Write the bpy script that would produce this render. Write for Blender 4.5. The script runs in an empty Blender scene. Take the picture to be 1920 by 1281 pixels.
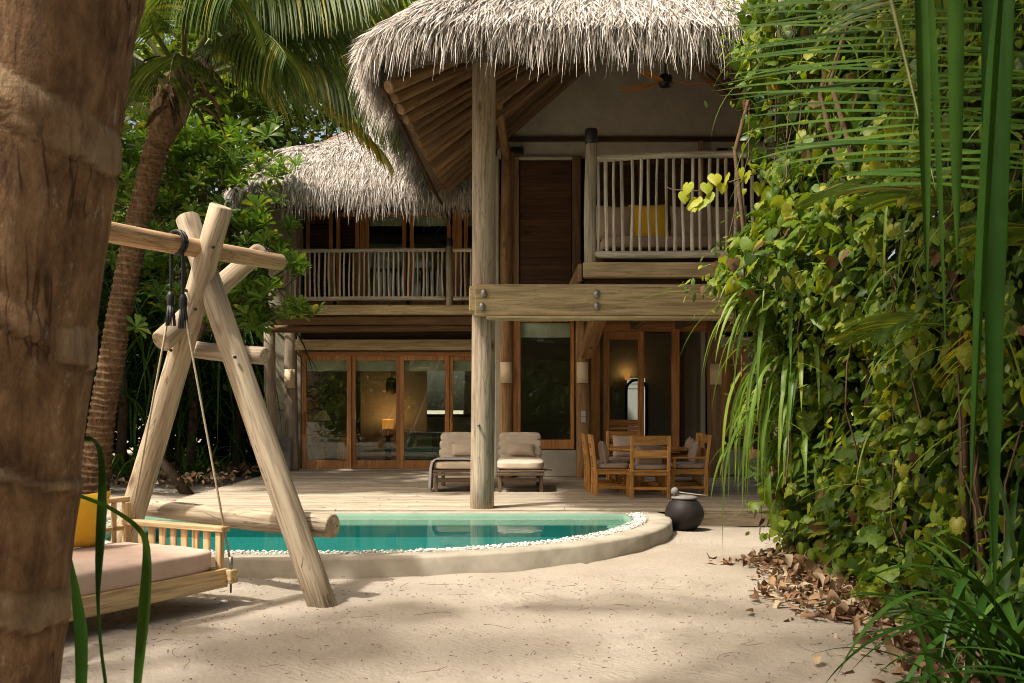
import bpy, bmesh, math, random
import numpy as np
from mathutils import Vector, Matrix, Euler

R = math.radians
rng = np.random.default_rng(11)
random.seed(5)
sc = bpy.context.scene
C = sc.collection

# ------------------------------------------------------------------ camera, sky, sun, exposure
cam_d = bpy.data.cameras.new('camera')
cam_d.sensor_width = 36.0
cam_d.lens = 35.0
cam_d.shift_y = 0.0633
cam_d.clip_start = 0.05
cam_d.clip_end = 900
cam_d.dof.use_dof = True
cam_d.dof.focus_distance = 14.5
cam_d.dof.aperture_fstop = 9.0
cam = bpy.data.objects.new('camera', cam_d)
C.objects.link(cam)
cam.location = (0, 0, 1.65)
cam.rotation_euler = (R(90), 0, 0)
sc.camera = cam

SUN = Vector((-0.42, -0.27, 0.87)).normalized()
sun_el = math.asin(SUN.z)
world = bpy.data.worlds.new('World')
sc.world = world
world.use_nodes = True
wn = world.node_tree
sky = wn.nodes.new('ShaderNodeTexSky')
sky.sky_type = 'NISHITA'
sky.sun_disc = False
sky.sun_elevation = sun_el
sky.sun_rotation = math.atan2(SUN.x, SUN.y)
sky.air_density = 1.0
sky.dust_density = 6.0
sky.ozone_density = 0.0
warm = wn.nodes.new('ShaderNodeMix')      # hazy, milky tropical sky
warm.data_type = 'RGBA'
warm.blend_type = 'MULTIPLY'
warm.inputs[0].default_value = 1.0
warm.inputs[7].default_value = (1.0, 0.92, 0.79, 1)
wn.links.new(sky.outputs[0], warm.inputs[6])
wn.links.new(warm.outputs[2], wn.nodes['Background'].inputs[0])
wn.nodes['Background'].inputs[1].default_value = 0.15
sun_d = bpy.data.lights.new('sun', 'SUN')
sun_d.energy = 3.2
sun_d.angle = R(2.0)
sun_d.color = (1.0, 0.95, 0.86)
sun = bpy.data.objects.new('sun', sun_d)
C.objects.link(sun)
sun.rotation_euler = (-SUN).to_track_quat('-Z', 'Y').to_euler()
sc.view_settings.view_transform = 'Standard'
sc.view_settings.look = 'None'
sc.view_settings.gamma = 1.0
sc.view_settings.exposure = 0.76
sc.render.engine = 'CYCLES'
sc.cycles.use_denoising = True
sc.cycles.filter_width = 1.0
sc.cycles.max_bounces = 8
sc.cycles.diffuse_bounces = 4
sc.cycles.glossy_bounces = 4
sc.cycles.transmission_bounces = 4
sc.cycles.transparent_max_bounces = 10
sc.cycles.caustics_reflective = False
sc.cycles.caustics_refractive = False
sc.cycles.sample_clamp_indirect = 8

FPX, HZ = 1866.7, 762.0
def P(px, py, D):
    """a point seen at this spot of the photograph, D metres away"""
    return Vector(((px - 960) / FPX * D, D, 1.65 + (HZ - py) / FPX * D))

# ------------------------------------------------------------------ materials
class NT:
    def __init__(s, name):
        s.m = bpy.data.materials.new(name)
        s.m.use_nodes = True
        s.t = s.m.node_tree
        s.b = s.t.nodes['Principled BSDF']
        s.out = s.t.nodes['Material Output']
    def n(s, typ, **kw):
        nd = s.t.nodes.new(typ)
        for k, v in kw.items():
            setattr(nd, k, v)
        return nd
    def l(s, a, b):
        s.t.links.new(a, b)
    def noise(s, vec, scale, detail=4, rough=0.55, dist=0.0):
        nd = s.n('ShaderNodeTexNoise')
        nd.inputs['Scale'].default_value = scale
        nd.inputs['Detail'].default_value = detail
        nd.inputs['Roughness'].default_value = rough
        nd.inputs['Distortion'].default_value = dist
        if vec is not None:
            s.l(vec, nd.inputs['Vector'])
        return nd.outputs['Fac']
    def coords(s, scale=(1, 1, 1), kind='Object'):
        tc = s.n('ShaderNodeTexCoord')
        mp = s.n('ShaderNodeMapping')
        mp.inputs['Scale'].default_value = scale
        s.l(tc.outputs[kind], mp.inputs['Vector'])
        oi = s.n('ShaderNodeObjectInfo')
        ad = s.n('ShaderNodeVectorMath', operation='ADD')
        ml = s.n('ShaderNodeMath', operation='MULTIPLY')
        ml.inputs[1].default_value = 37.0
        s.l(oi.outputs['Random'], ml.inputs[0])
        s.l(mp.outputs[0], ad.inputs[0])
        s.l(ml.outputs[0], ad.inputs[1])
        return ad.outputs[0]
    def ramp(s, fac, stops):
        r = s.n('ShaderNodeValToRGB')
        e = r.color_ramp.elements
        while len(e) < len(stops):
            e.new(0.5)
        for i, (p, c) in enumerate(stops):
            e[i].position = p
            e[i].color = (*c, 1) if len(c) == 3 else c
        s.l(fac, r.inputs[0])
        return r.outputs[0]
    def mix(s, fac, a, b, mode='MIX'):
        m = s.n('ShaderNodeMix', data_type='RGBA', blend_type=mode)
        for sock, v in ((m.inputs[0], fac), (m.inputs[6], a), (m.inputs[7], b)):
            if hasattr(v, 'is_linked'):
                s.l(v, sock)
            elif isinstance(v, (int, float)):
                sock.default_value = v
            else:
                sock.default_value = (*v, 1)
        return m.outputs[2]
    def math(s, op, a, b=None):
        m = s.n('ShaderNodeMath', operation=op)
        for i, v in enumerate((a, b)):
            if v is None:
                continue
            if hasattr(v, 'is_linked'):
                s.l(v, m.inputs[i])
            else:
                m.inputs[i].default_value = v
        return m.outputs[0]
    def bump(s, h, strength=0.3, dist=0.01):
        b = s.n('ShaderNodeBump')
        b.inputs['Strength'].default_value = strength
        b.inputs['Distance'].default_value = dist
        s.l(h, b.inputs['Height'])
        s.l(b.outputs[0], s.b.inputs['Normal'])
    def fin(s, col=None, rough=0.6, spec=0.3, metal=0.0):
        if col is not None:
            if hasattr(col, 'is_linked'):
                s.l(col, s.b.inputs['Base Color'])
            else:
                s.b.inputs['Base Color'].default_value = (*col, 1)
        if hasattr(rough, 'is_linked'):
            s.l(rough, s.b.inputs['Roughness'])
        else:
            s.b.inputs['Roughness'].default_value = rough
        s.b.inputs['Specular IOR Level'].default_value = spec
        s.b.inputs['Metallic'].default_value = metal
        return s.m

def wood(name, dark, mid, light, grain=9.0, rough=0.6, crack=0.5, vary=0.25, bump=0.5, spec=0.25, knots=0.8):
    """the same timber with its grain running along local x, y or z"""
    out = {}
    for ax in 'xyz':
        t = NT(name + '_' + ax)
        g = {'x': (0.05, 1, 1), 'y': (1, 0.05, 1), 'z': (1, 1, 0.05)}[ax]
        v = t.coords(g)
        n1 = t.noise(v, grain, 6, 0.62, 0.6)
        n2 = t.noise(v, grain * 5, 3, 0.6)
        big = t.noise(t.coords(tuple(0.25 if a < 1 else 1 for a in g)), 2.3, 4, 0.6)
        col = t.ramp(n1, [(0.28, dark), (0.5, mid), (0.74, light)])
        streak = t.ramp(n2, [(0.32, (0.50, 0.47, 0.44)), (0.58, (1.06, 1.05, 1.04))])
        col = t.mix(0.85, col, streak, 'MULTIPLY')
        blot = t.ramp(big, [(0.3, (0.66, 0.64, 0.62)), (0.62, (1.08, 1.06, 1.03))])
        col = t.mix(0.7, col, blot, 'MULTIPLY')
        cv = t.coords({'x': (0.12, 1, 1), 'y': (1, 0.12, 1), 'z': (1, 1, 0.12)}[ax])
        ck = t.noise(cv, grain * 1.7, 2, 0.5, 0.3)
        ckr = t.ramp(ck, [(0.478, (1, 1, 1)), (0.5, (0.14, 0.11, 0.08)), (0.522, (1, 1, 1))])
        ckm = t.ramp(t.noise(v, 3.1, 2), [(0.46, (0, 0, 0)), (0.55, (crack, crack, crack))])
        col = t.mix(ckm, col, t.mix(1.0, col, ckr, 'MULTIPLY'))
        kv = t.n('ShaderNodeTexVoronoi', feature='F1')
        kv.inputs['Scale'].default_value = 3.0
        t.l(t.coords(tuple(0.45 if a < 1 else 1 for a in g)), kv.inputs['Vector'])
        kn = t.ramp(kv.outputs['Distance'], [(0.045, (0.16, 0.11, 0.07)), (0.075, (0.50, 0.40, 0.31)), (0.15, (1, 1, 1))])
        col = t.mix(knots, col, kn, 'MULTIPLY')
        oi = t.n('ShaderNodeObjectInfo')
        vr = t.ramp(oi.outputs['Random'], [(0, (1 - vary,) * 3), (1, (1 + vary * 0.5,) * 3)])
        col = t.mix(1.0, col, vr, 'MULTIPLY')
        h = t.math('ADD', n2, t.math('MULTIPLY', n1, 0.8))
        t.bump(h, bump, 0.008)
        out[ax] = t.fin(col, rough, spec)
    return out

def plain(name, c1, c2=None, scale=6.0, rough=0.7, spec=0.25, bump=0.0, bscale=40.0, bdist=0.004, metal=0.0, sheen=0.0):
    t = NT(name)
    v = t.coords()
    c2 = c2 or tuple(x * 0.8 for x in c1)
    n = t.noise(v, scale, 5, 0.6)
    col = t.ramp(n, [(0.3, c2), (0.7, c1)])
    if bump:
        t.bump(t.noise(v, bscale, 4, 0.65), bump, bdist)
    if sheen:
        t.b.inputs['Sheen Weight'].default_value = sheen
    return t.fin(col, rough, spec, metal)

def fabric(name, c, rough=0.9):
    t = NT(name)
    v = t.coords()
    col = t.mix(0.6, c, t.ramp(t.noise(v, 3.5, 4), [(0.3, tuple(x * 0.75 for x in c)), (0.7, tuple(min(1, x * 1.12) for x in c))]))
    w1 = t.n('ShaderNodeTexWave', wave_type='BANDS', bands_direction='X')
    w1.inputs['Scale'].default_value = 160
    w1.inputs['Distortion'].default_value = 1.0
    t.l(v, w1.inputs['Vector'])
    hh = t.math('ADD', t.math('MULTIPLY', t.noise(v, 14, 4, 0.6), 3.0), t.math('MULTIPLY', w1.outputs['Fac'], 0.15))
    t.bump(hh, 0.35, 0.006)
    t.b.inputs['Sheen Weight'].default_value = 0.15
    return t.fin(col, rough, 0.15)

def leafmat(name, stops, trans=0.35, rough=0.42, spec=0.4, tcol=None, spot=None, patch=False):
    """leaf blade: colour differs from leaf to leaf, light shines through it"""
    t = NT(name)
    ge = t.n('ShaderNodeNewGeometry')
    oi = t.n('ShaderNodeObjectInfo')
    f = t.math('FRACT', t.math('ADD', ge.outputs['Random Per Island'], t.math('MULTIPLY', oi.outputs['Random'], 7.31)))
    col = t.ramp(f, stops)
    v = t.coords()
    col = t.mix(0.55, col, t.ramp(t.noise(v, 9, 4, 0.6), [(0.3, (0.55, 0.6, 0.5)), (0.7, (1.15, 1.12, 1.0))]), 'MULTIPLY')
    if patch:
        geo = t.n('ShaderNodeNewGeometry')
        pn = t.ramp(t.noise(geo.outputs['Position'], 1.3, 4, 0.6), [(0.35, (0.50, 0.58, 0.62)), (0.5, (0.9, 0.95, 0.9)), (0.68, (1.35, 1.2, 0.9))])
        col = t.mix(1.0, col, pn, 'MULTIPLY')
    if spot:
        col = t.mix(t.ramp(t.noise(v, 22, 3), [(0.62, (0, 0, 0)), (0.7, (0.8, 0.8, 0.8))]), col, spot)
    t.fin(col, rough, spec)
    tr = t.n('ShaderNodeBsdfTranslucent')
    tc = t.mix(1.0, col, tcol or (1.5, 1.35, 0.5), 'MULTIPLY')
    t.l(tc, tr.inputs['Color'])
    mx = t.n('ShaderNodeMixShader')
    mx.inputs[0].default_value = trans
    t.l(t.b.outputs[0], mx.inputs[1])
    t.l(tr.outputs[0], mx.inputs[2])
    t.l(mx.outputs[0], t.out.inputs['Surface'])
    return t.m

def thatchmat(name, stops):
    t = NT(name)
    ge = t.n('ShaderNodeNewGeometry')
    col = t.ramp(ge.outputs['Random Per Island'], stops)
    v = t.coords()
    col = t.mix(0.6, col, t.ramp(t.noise(v, 1.7, 4), [(0.3, (0.7, 0.66, 0.62)), (0.7, (1.05, 1.03, 1.0))]), 'MULTIPLY')
    return t.fin(col, 0.75, 0.2)

def glassmat(name, tint, f0=0.06, rough=0.0, ripple=0.0):
    t = NT(name)
    tr = t.n('ShaderNodeBsdfTransparent')
    tr.inputs[0].default_value = (*tint, 1)
    gl = t.n('ShaderNodeBsdfGlossy')
    gl.inputs['Roughness'].default_value = rough
    ge = t.n('ShaderNodeNewGeometry')
    dt = t.n('ShaderNodeVectorMath', operation='DOT_PRODUCT')
    t.l(ge.outputs['Incoming'], dt.inputs[0])
    t.l(ge.outputs['Normal'], dt.inputs[1])
    cosv = t.math('ABSOLUTE', dt.outputs['Value'])
    sch = t.math('POWER', t.math('SUBTRACT', 1.0, cosv), 5.0)
    fac = t.math('ADD', t.math('MULTIPLY', sch, 0.65 if ripple else 0.9), f0)
    if ripple:
        tc = t.n('ShaderNodeTexCoord')
        h = t.math('ADD', t.noise(tc.outputs['Object'], 1.6, 3), t.math('MULTIPLY', t.noise(tc.outputs['Object'], 7, 2), 0.15))
        b = t.n('ShaderNodeBump')
        b.inputs['Strength'].default_value = ripple
        b.inputs['Distance'].default_value = 0.01
        t.l(h, b.inputs['Height'])
        t.l(b.outputs[0], gl.inputs['Normal'])
    mx = t.n('ShaderNodeMixShader')
    t.l(fac, mx.inputs[0])
    t.l(tr.outputs[0], mx.inputs[1])
    t.l(gl.outputs[0], mx.inputs[2])
    t.l(mx.outputs[0], t.out.inputs['Surface'])
    return t.m

def emitmat(name, base, col, strength):
    t = NT(name)
    t.b.inputs['Emission Color'].default_value = (*col, 1)
    t.b.inputs['Emission Strength'].default_value = strength
    return t.fin(base, 0.8)

M = {}
M['pale_log'] = wood('pale_log', (0.34, 0.27, 0.185), (0.50, 0.415, 0.295), (0.61, 0.525, 0.39), 7, 0.62, 0.9)
M['fresh_log'] = wood('fresh_log', (0.40, 0.25, 0.13), (0.56, 0.38, 0.22), (0.66, 0.48, 0.30), 8, 0.6)
M['grey_log'] = wood('grey_log', (0.27, 0.21, 0.145), (0.40, 0.33, 0.245), (0.50, 0.43, 0.33), 7, 0.7, 0.45)
M['beam'] = wood('weathered_beam', (0.33, 0.24, 0.125), (0.50, 0.385, 0.215), (0.62, 0.50, 0.31), 6, 0.65, 0.3)
M['post_log'] = wood('post_log', (0.34, 0.185, 0.075), (0.52, 0.30, 0.13), (0.64, 0.41, 0.20), 7, 0.6, 0.4)
M['pale_rail'] = wood('pale_rail_wood', (0.42, 0.37, 0.29), (0.58, 0.53, 0.44), (0.70, 0.65, 0.56), 10, 0.7, 0.3, 0.2, 0.4, 0.2, 0.2)
M['rail'] = wood('rail_wood', (0.28, 0.24, 0.17), (0.40, 0.35, 0.26), (0.50, 0.44, 0.34), 10, 0.7)
M['teak'] = wood('teak', (0.36, 0.14, 0.038), (0.55, 0.24, 0.07), (0.66, 0.33, 0.11), 9, 0.42, 0.2, 0.2, 0.2, 0.4, 0.3)
M['chair'] = wood('chair_teak', (0.45, 0.20, 0.045), (0.64, 0.32, 0.085), (0.74, 0.42, 0.135), 11, 0.42, 0.1, 0.2, 0.2, 0.4, 0.2)
M['darkwood'] = wood('dark_wood', (0.05, 0.022, 0.010), (0.085, 0.04, 0.018), (0.13, 0.062, 0.03), 9, 0.5, 0.2)
M['rafter'] = wood('rafter_wood', (0.14, 0.078, 0.036), (0.24, 0.142, 0.070), (0.33, 0.205, 0.110), 7, 0.65, 0.4, 0.35)
M['deck'] = wood('deck_board', (0.38, 0.32, 0.24), (0.52, 0.455, 0.355), (0.62, 0.56, 0.455), 10, 0.7, 0.35, 0.3)
M['lounger'] = wood('lounger_wood', (0.13, 0.085, 0.055), (0.20, 0.14, 0.095), (0.28, 0.21, 0.15), 10, 0.65)
M['bed'] = wood('daybed_wood', (0.42, 0.28, 0.13), (0.58, 0.42, 0.22), (0.68, 0.52, 0.31), 8, 0.5, 0.2, 0.15)
M['plaster'] = plain('white_plaster', (0.48, 0.43, 0.35), (0.38, 0.34, 0.27), 3.0, 0.9, 0.1, 0.5, 9.0, 0.03)
M['pale_wall'] = plain('courtyard_plaster', (0.70, 0.70, 0.66), (0.62, 0.62, 0.58), 3.0, 0.9, 0.1)
M['innerwall'] = plain('inner_plaster', (0.40, 0.36, 0.28), (0.34, 0.30, 0.23), 2.0, 0.9, 0.1)
M['lining'] = plain('roof_lining', (0.30, 0.235, 0.165), (0.20, 0.15, 0.10), 5.0, 0.9, 0.1, 0.4, 30)
M['black'] = plain('black_metal', (0.012, 0.012, 0.013), None, 6, 0.45, 0.4)
M['steel'] = plain('bolt_steel', (0.35, 0.33, 0.31), (0.20, 0.17, 0.14), 60, 0.45, 0.5, 0, 40, 0.004, 0.8)
M['shade'] = plain('lamp_shade', (0.80, 0.64, 0.43), (0.74, 0.58, 0.38), 12, 0.85, 0.1, 0.2, 80)
M['cushion'] = fabric('cream_canvas', (0.60, 0.50, 0.38))
M['taupe'] = fabric('taupe_canvas', (0.40, 0.29, 0.22))
M['beige'] = fabric('beige_canvas', (0.52, 0.41, 0.30))
M['pink'] = fabric('rose_beige_canvas', (0.60, 0.44, 0.345))
M['yellow'] = fabric('yellow_canvas', (0.86, 0.50, 0.035))
M['towel'] = fabric('grey_towel', (0.46, 0.43, 0.42))
M['blind'] = fabric('linen_blind', (0.50, 0.50, 0.38))
M['rope'] = plain('sisal_rope', (0.48, 0.40, 0.28), (0.36, 0.29, 0.2), 90, 0.9, 0.1, 0.6, 200, 0.004)
M['concrete'] = plain('pool_concrete', (0.46, 0.415, 0.335), (0.30, 0.265, 0.205), 3.2, 0.85, 0.15, 0.35, 25, 0.006)
M['pebble'] = plain('white_pebble', (0.80, 0.77, 0.71), (0.62, 0.58, 0.52), 14, 0.7, 0.2)
M['tile_shelf'] = plain('pool_shelf_plaster', (0.20, 0.31, 0.235), (0.16, 0.26, 0.20), 3, 0.7, 0.2)
M['tile_deep'] = plain('pool_basin_plaster', (0.012, 0.185, 0.17), (0.009, 0.155, 0.15), 1.5, 0.6, 0.2)
M['water'] = glassmat('pool_water', (0.82, 0.97, 0.94), 0.02, 0.0, 0.22)
M['glass'] = glassmat('window_glass', (0.90, 0.94, 0.90), 0.04)
M['pot'] = plain('blackened_clay', (0.024, 0.018, 0.016), (0.011, 0.009, 0.008), 8, 0.6, 0.25, 0.3, 30)
M['stonegrey'] = plain('grey_stone', (0.24, 0.22, 0.20), (0.17, 0.155, 0.14), 18, 0.8, 0.2, 0.4, 50)
M['glow'] = emitmat('lit_lamp_shade', (0.6, 0.3, 0.1), (1.0, 0.36, 0.06), 0.30)
M['green'] = plain('green_board', (0.030, 0.13, 0.025), (0.022, 0.10, 0.02), 3, 0.5, 0.4)
M['floorin'] = plain('room_floor', (0.16, 0.12, 0.08), (0.12, 0.09, 0.06), 4, 0.4, 0.4)
M['switch'] = plain('switch_plate', (0.62, 0.58, 0.50), None, 5, 0.5)
M['thatch'] = thatchmat('thatch_strand', [(0, (0.15, 0.125, 0.105)), (0.22, (0.36, 0.32, 0.28)), (0.6, (0.58, 0.54, 0.49)), (1, (0.76, 0.73, 0.68))])
M['thatchbase'] = plain('thatch_bulk', (0.13, 0.105, 0.08), (0.06, 0.048, 0.036), 14, 0.95, 0.05, 0.9, 45, 0.03)
t_ = NT('mirror_glass')
M['mirror'] = t_.fin((0.85, 0.87, 0.86), 0.03, 0.5, 1.0)
M['ridgecap'] = plain('ridge_cap', (0.30, 0.15, 0.09), (0.20, 0.10, 0.06), 8, 0.85, 0.1, 0.4, 40)

def barkmat(name='palm_bark', k=1.0):
    t = NT(name)
    v = t.coords((1, 1, 0.35))
    n1 = t.noise(v, 17, 7, 0.72, 0.3)
    v2 = t.coords((1, 1, 1))
    n2 = t.noise(v2, 6.0, 6, 0.7)
    col = t.ramp(n1, [(0.32, (0.085, 0.048, 0.024)), (0.5, (0.20, 0.118, 0.060)), (0.70, (0.33, 0.215, 0.12))])
    col = t.mix(0.8, col, t.ramp(n2, [(0.35, (0.55, 0.50, 0.46)), (0.65, (1.15, 1.12, 1.08))]), 'MULTIPLY')
    lich = t.ramp(t.noise(t.coords((1, 1, 0.45)), 34, 5, 0.7), [(0.60, (0, 0, 0)), (0.66, (0.8, 0.8, 0.8))])
    lich = t.mix(1.0, lich, t.ramp(t.noise(v2, 3.0, 3), [(0.45, (0, 0, 0)), (0.65, (1, 1, 1))]), 'MULTIPLY')
    col = t.mix(lich, col, (0.46, 0.41, 0.33))
    ck = t.ramp(t.noise(t.coords((1, 1, 0.09)), 16, 2, 0.5), [(0.47, (1, 1, 1)), (0.5, (0.18, 0.15, 0.12)), (0.53, (1, 1, 1))])
    ckm = t.ramp(t.noise(v2, 4.2, 2), [(0.5, (0, 0, 0)), (0.58, (0.9, 0.9, 0.9))])
    col = t.mix(ckm, col, t.mix(1.0, col, ck, 'MULTIPLY'))
    at = t.n('ShaderNodeAttribute', attribute_name='scar')
    col = t.mix(t.math('MULTIPLY', at.outputs['Fac'], 0.7), col, t.mix(1.0, (0.40, 0.30, 0.19), t.ramp(n1, [(0.3, (.6, .6, .6)), (0.7, (1.1, 1.1, 1.1))]), 'MULTIPLY'))
    col = t.mix(1.0, col, (k, k * .96, k * .92), 'MULTIPLY')
    t.bump(t.math('ADD', n1, t.math('MULTIPLY', n2, 0.4)), 1.0, 0.035)
    return t.fin(col, 0.8, 0.15)
M['bark'] = barkmat()
M['bark_grey'] = barkmat('grey_palm_bark', 0.66)
M['bark2'] = plain('tree_bark', (0.14, 0.10, 0.07), (0.07, 0.05, 0.035), 12, 0.9, 0.1, 0.8, 30, 0.02)
M['husk'] = plain('palm_husk', (0.17, 0.105, 0.06), (0.05, 0.03, 0.018), 16, 0.9, 0.1, 0.6, 40, 0.01)
M['sheath'] = plain('dry_sheath', (0.30, 0.22, 0.15), (0.15, 0.09, 0.055), 10, 0.85, 0.1)
M['petiole'] = plain('palm_petiole', (0.14, 0.15, 0.035), (0.08, 0.095, 0.022), 5, 0.5, 0.35)
M['twig'] = plain('brown_twig', (0.17, 0.11, 0.065), (0.10, 0.065, 0.04), 20, 0.9, 0.1)

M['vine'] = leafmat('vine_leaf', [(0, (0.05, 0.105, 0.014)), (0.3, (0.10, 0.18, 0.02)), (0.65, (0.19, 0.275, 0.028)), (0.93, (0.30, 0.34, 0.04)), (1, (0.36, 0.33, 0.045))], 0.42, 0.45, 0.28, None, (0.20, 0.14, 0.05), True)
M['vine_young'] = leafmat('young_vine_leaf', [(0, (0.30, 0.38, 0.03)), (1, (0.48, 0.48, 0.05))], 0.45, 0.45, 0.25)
M['vine_deep'] = leafmat('inner_vine_leaf', [(0, (0.030, 0.065, 0.014)), (0.6, (0.06, 0.11, 0.02)), (1, (0.10, 0.15, 0.03))], 0.3, 0.42, 0.4)  # darker leaves for the layers inside the hedge
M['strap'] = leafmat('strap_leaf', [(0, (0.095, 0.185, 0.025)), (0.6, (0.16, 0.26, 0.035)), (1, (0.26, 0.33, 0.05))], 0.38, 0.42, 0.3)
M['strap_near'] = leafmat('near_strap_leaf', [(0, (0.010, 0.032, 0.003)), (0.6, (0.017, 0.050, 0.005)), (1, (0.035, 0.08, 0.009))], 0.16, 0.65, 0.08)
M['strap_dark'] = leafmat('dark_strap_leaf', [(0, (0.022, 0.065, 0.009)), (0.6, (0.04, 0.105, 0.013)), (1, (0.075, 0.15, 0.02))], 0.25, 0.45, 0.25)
M['frond'] = leafmat('palm_leaflet', [(0, (0.05, 0.095, 0.022)), (0.5, (0.085, 0.145, 0.03)), (0.85, (0.14, 0.19, 0.04)), (1, (0.32, 0.27, 0.05))], 0.34, 0.40, 0.38)
M['frond_g'] = leafmat('dark_palm_leaflet', [(0, (0.035, 0.085, 0.012)), (0.6, (0.06, 0.13, 0.018)), (1, (0.10, 0.17, 0.025))], 0.34, 0.42, 0.35)
M['frond_y'] = leafmat('yellowing_leaflet', [(0, (0.16, 0.19, 0.03)), (0.5, (0.32, 0.30, 0.04)), (1, (0.46, 0.33, 0.04))], 0.4, 0.4, 0.4)
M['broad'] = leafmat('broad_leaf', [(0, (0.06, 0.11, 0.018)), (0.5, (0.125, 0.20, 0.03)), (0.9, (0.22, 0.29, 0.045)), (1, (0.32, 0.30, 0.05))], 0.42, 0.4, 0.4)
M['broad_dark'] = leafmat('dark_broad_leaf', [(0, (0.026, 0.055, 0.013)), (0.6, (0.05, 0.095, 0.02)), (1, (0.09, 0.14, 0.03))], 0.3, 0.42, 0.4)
M['rosette'] = leafmat('rosette_leaf', [(0, (0.06, 0.135, 0.02)), (0.5, (0.105, 0.21, 0.03)), (0.92, (0.16, 0.27, 0.04)), (1, (0.42, 0.36, 0.05))], 0.35, 0.38, 0.38)
M['dry'] = leafmat('dry_leaf', [(0, (0.10, 0.055, 0.035)), (0.3, (0.22, 0.12, 0.07)), (0.55, (0.34, 0.21, 0.12)), (0.8, (0.44, 0.33, 0.22)), (1, (0.54, 0.44, 0.32))], 0.1, 0.75, 0.15, (1, 0.8, 0.6))
M['dead'] = leafmat('dead_vine_leaf', [(0, (0.07, 0.035, 0.018)), (1, (0.17, 0.10, 0.05))], 0.1, 0.8, 0.1, (1, .8, .6))
M['gold'] = leafmat('yellow_leaf', [(0, (0.55, 0.33, 0.02)), (1, (0.62, 0.42, 0.05))], 0.4, 0.45, 0.3)

def sandmat():
    t = NT('sand')
    v = t.n('ShaderNodeTexCoord').outputs['Object']
    a = t.noise(v, 0.7, 5, 0.6)
    b = t.noise(v, 260, 2, 0.6)
    col = t.ramp(a, [(0.3, (0.39, 0.338, 0.274)), (0.7, (0.51, 0.452, 0.38))])
    col = t.mix(0.5, col, t.ramp(b, [(0.3, (0.72, 0.68, 0.62)), (0.65, (1.08, 1.06, 1.02))]), 'MULTIPLY')
    sp = t.ramp(t.noise(v, 60, 2, 0.5), [(0.69, (0, 0, 0)), (0.73, (0.7, 0.7, 0.7))])
    col = t.mix(sp, col, (0.16, 0.11, 0.07))
    wv = t.n('ShaderNodeTexWave', wave_type='BANDS', bands_direction='DIAGONAL')
    wv.inputs['Scale'].default_value = 7.5
    wv.inputs['Distortion'].default_value = 5.0
    wv.inputs['Detail'].default_value = 2.0
    wv.inputs['Detail Scale'].default_value = 0.6
    t.l(v, wv.inputs['Vector'])
    msk = t.ramp(t.noise(v, 0.9, 3), [(0.45, (0, 0, 0)), (0.6, (1, 1, 1))])
    h = t.math('ADD', t.math('MULTIPLY', t.noise(v, 22, 5, 0.6), 1.0), t.math('MULTIPLY', b, 0.35))
    h = t.math('ADD', h, t.math('MULTIPLY', t.math('MULTIPLY', wv.outputs['Fac'], msk), 0.13))
    t.bump(h, 1.0, 0.022)
    return t.fin(col, 0.95, 0.08)
M['sand'] = sandmat()

# ------------------------------------------------------------------ object helpers
def wm(o):
    if o.parent is None:
        return o.matrix_basis.copy()
    return wm(o.parent) @ o.matrix_parent_inverse @ o.matrix_basis
def attach(o, parent):
    if parent is not None:
        o.parent = parent
        o.matrix_parent_inverse = wm(parent).inverted()
    return o
def mesh(name, V, F, mat, smooth=False):
    me = bpy.data.meshes.new(name)
    if isinstance(F, np.ndarray):
        V = np.asarray(V, dtype=np.float32)
        k = F.shape[1]
        me.vertices.add(len(V))
        me.vertices.foreach_set('co', V.ravel())
        me.loops.add(F.size)
        me.loops.foreach_set('vertex_index', F.astype(np.int32).ravel())
        me.polygons.add(len(F))
        me.polygons.foreach_set('loop_start', np.arange(0, F.size, k, dtype=np.int32))
        me.update(calc_edges=True)
        me.validate()
    else:
        me.from_pydata([tuple(map(float, v)) for v in V], [], [tuple(f) for f in F])
        me.update()
    if smooth:
        me.polygons.foreach_set('use_smooth', np.ones(len(me.polygons), dtype=bool))
    if mat is not None:
        me.materials.append(mat)
    return me
def obj(name, me, parent=None, loc=None, mw=None):
    o = bpy.data.objects.new(name, me)
    C.objects.link(o)
    if mw is not None:
        o.matrix_basis = mw
    elif loc is not None:
        o.location = loc
    return attach(o, parent)
def tag(o, label, cat, group=None):
    o['label'] = label
    o['category'] = cat
    if group:
        o['group'] = group
    return o
def thing(name, label, cat, loc=(0, 0, 0), rz=0.0, group=None):
    o = bpy.data.objects.new(name, None)
    o.empty_display_size = 0.1
    C.objects.link(o)
    o.location = loc
    o.rotation_euler = (0, 0, rz)
    return tag(o, label, cat, group)
def copy_tree(o, parent=None):
    c = o.copy()
    C.objects.link(c)
    c.parent = parent
    for ch in list(o.children):
        copy_tree(ch, c)
    return c

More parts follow.
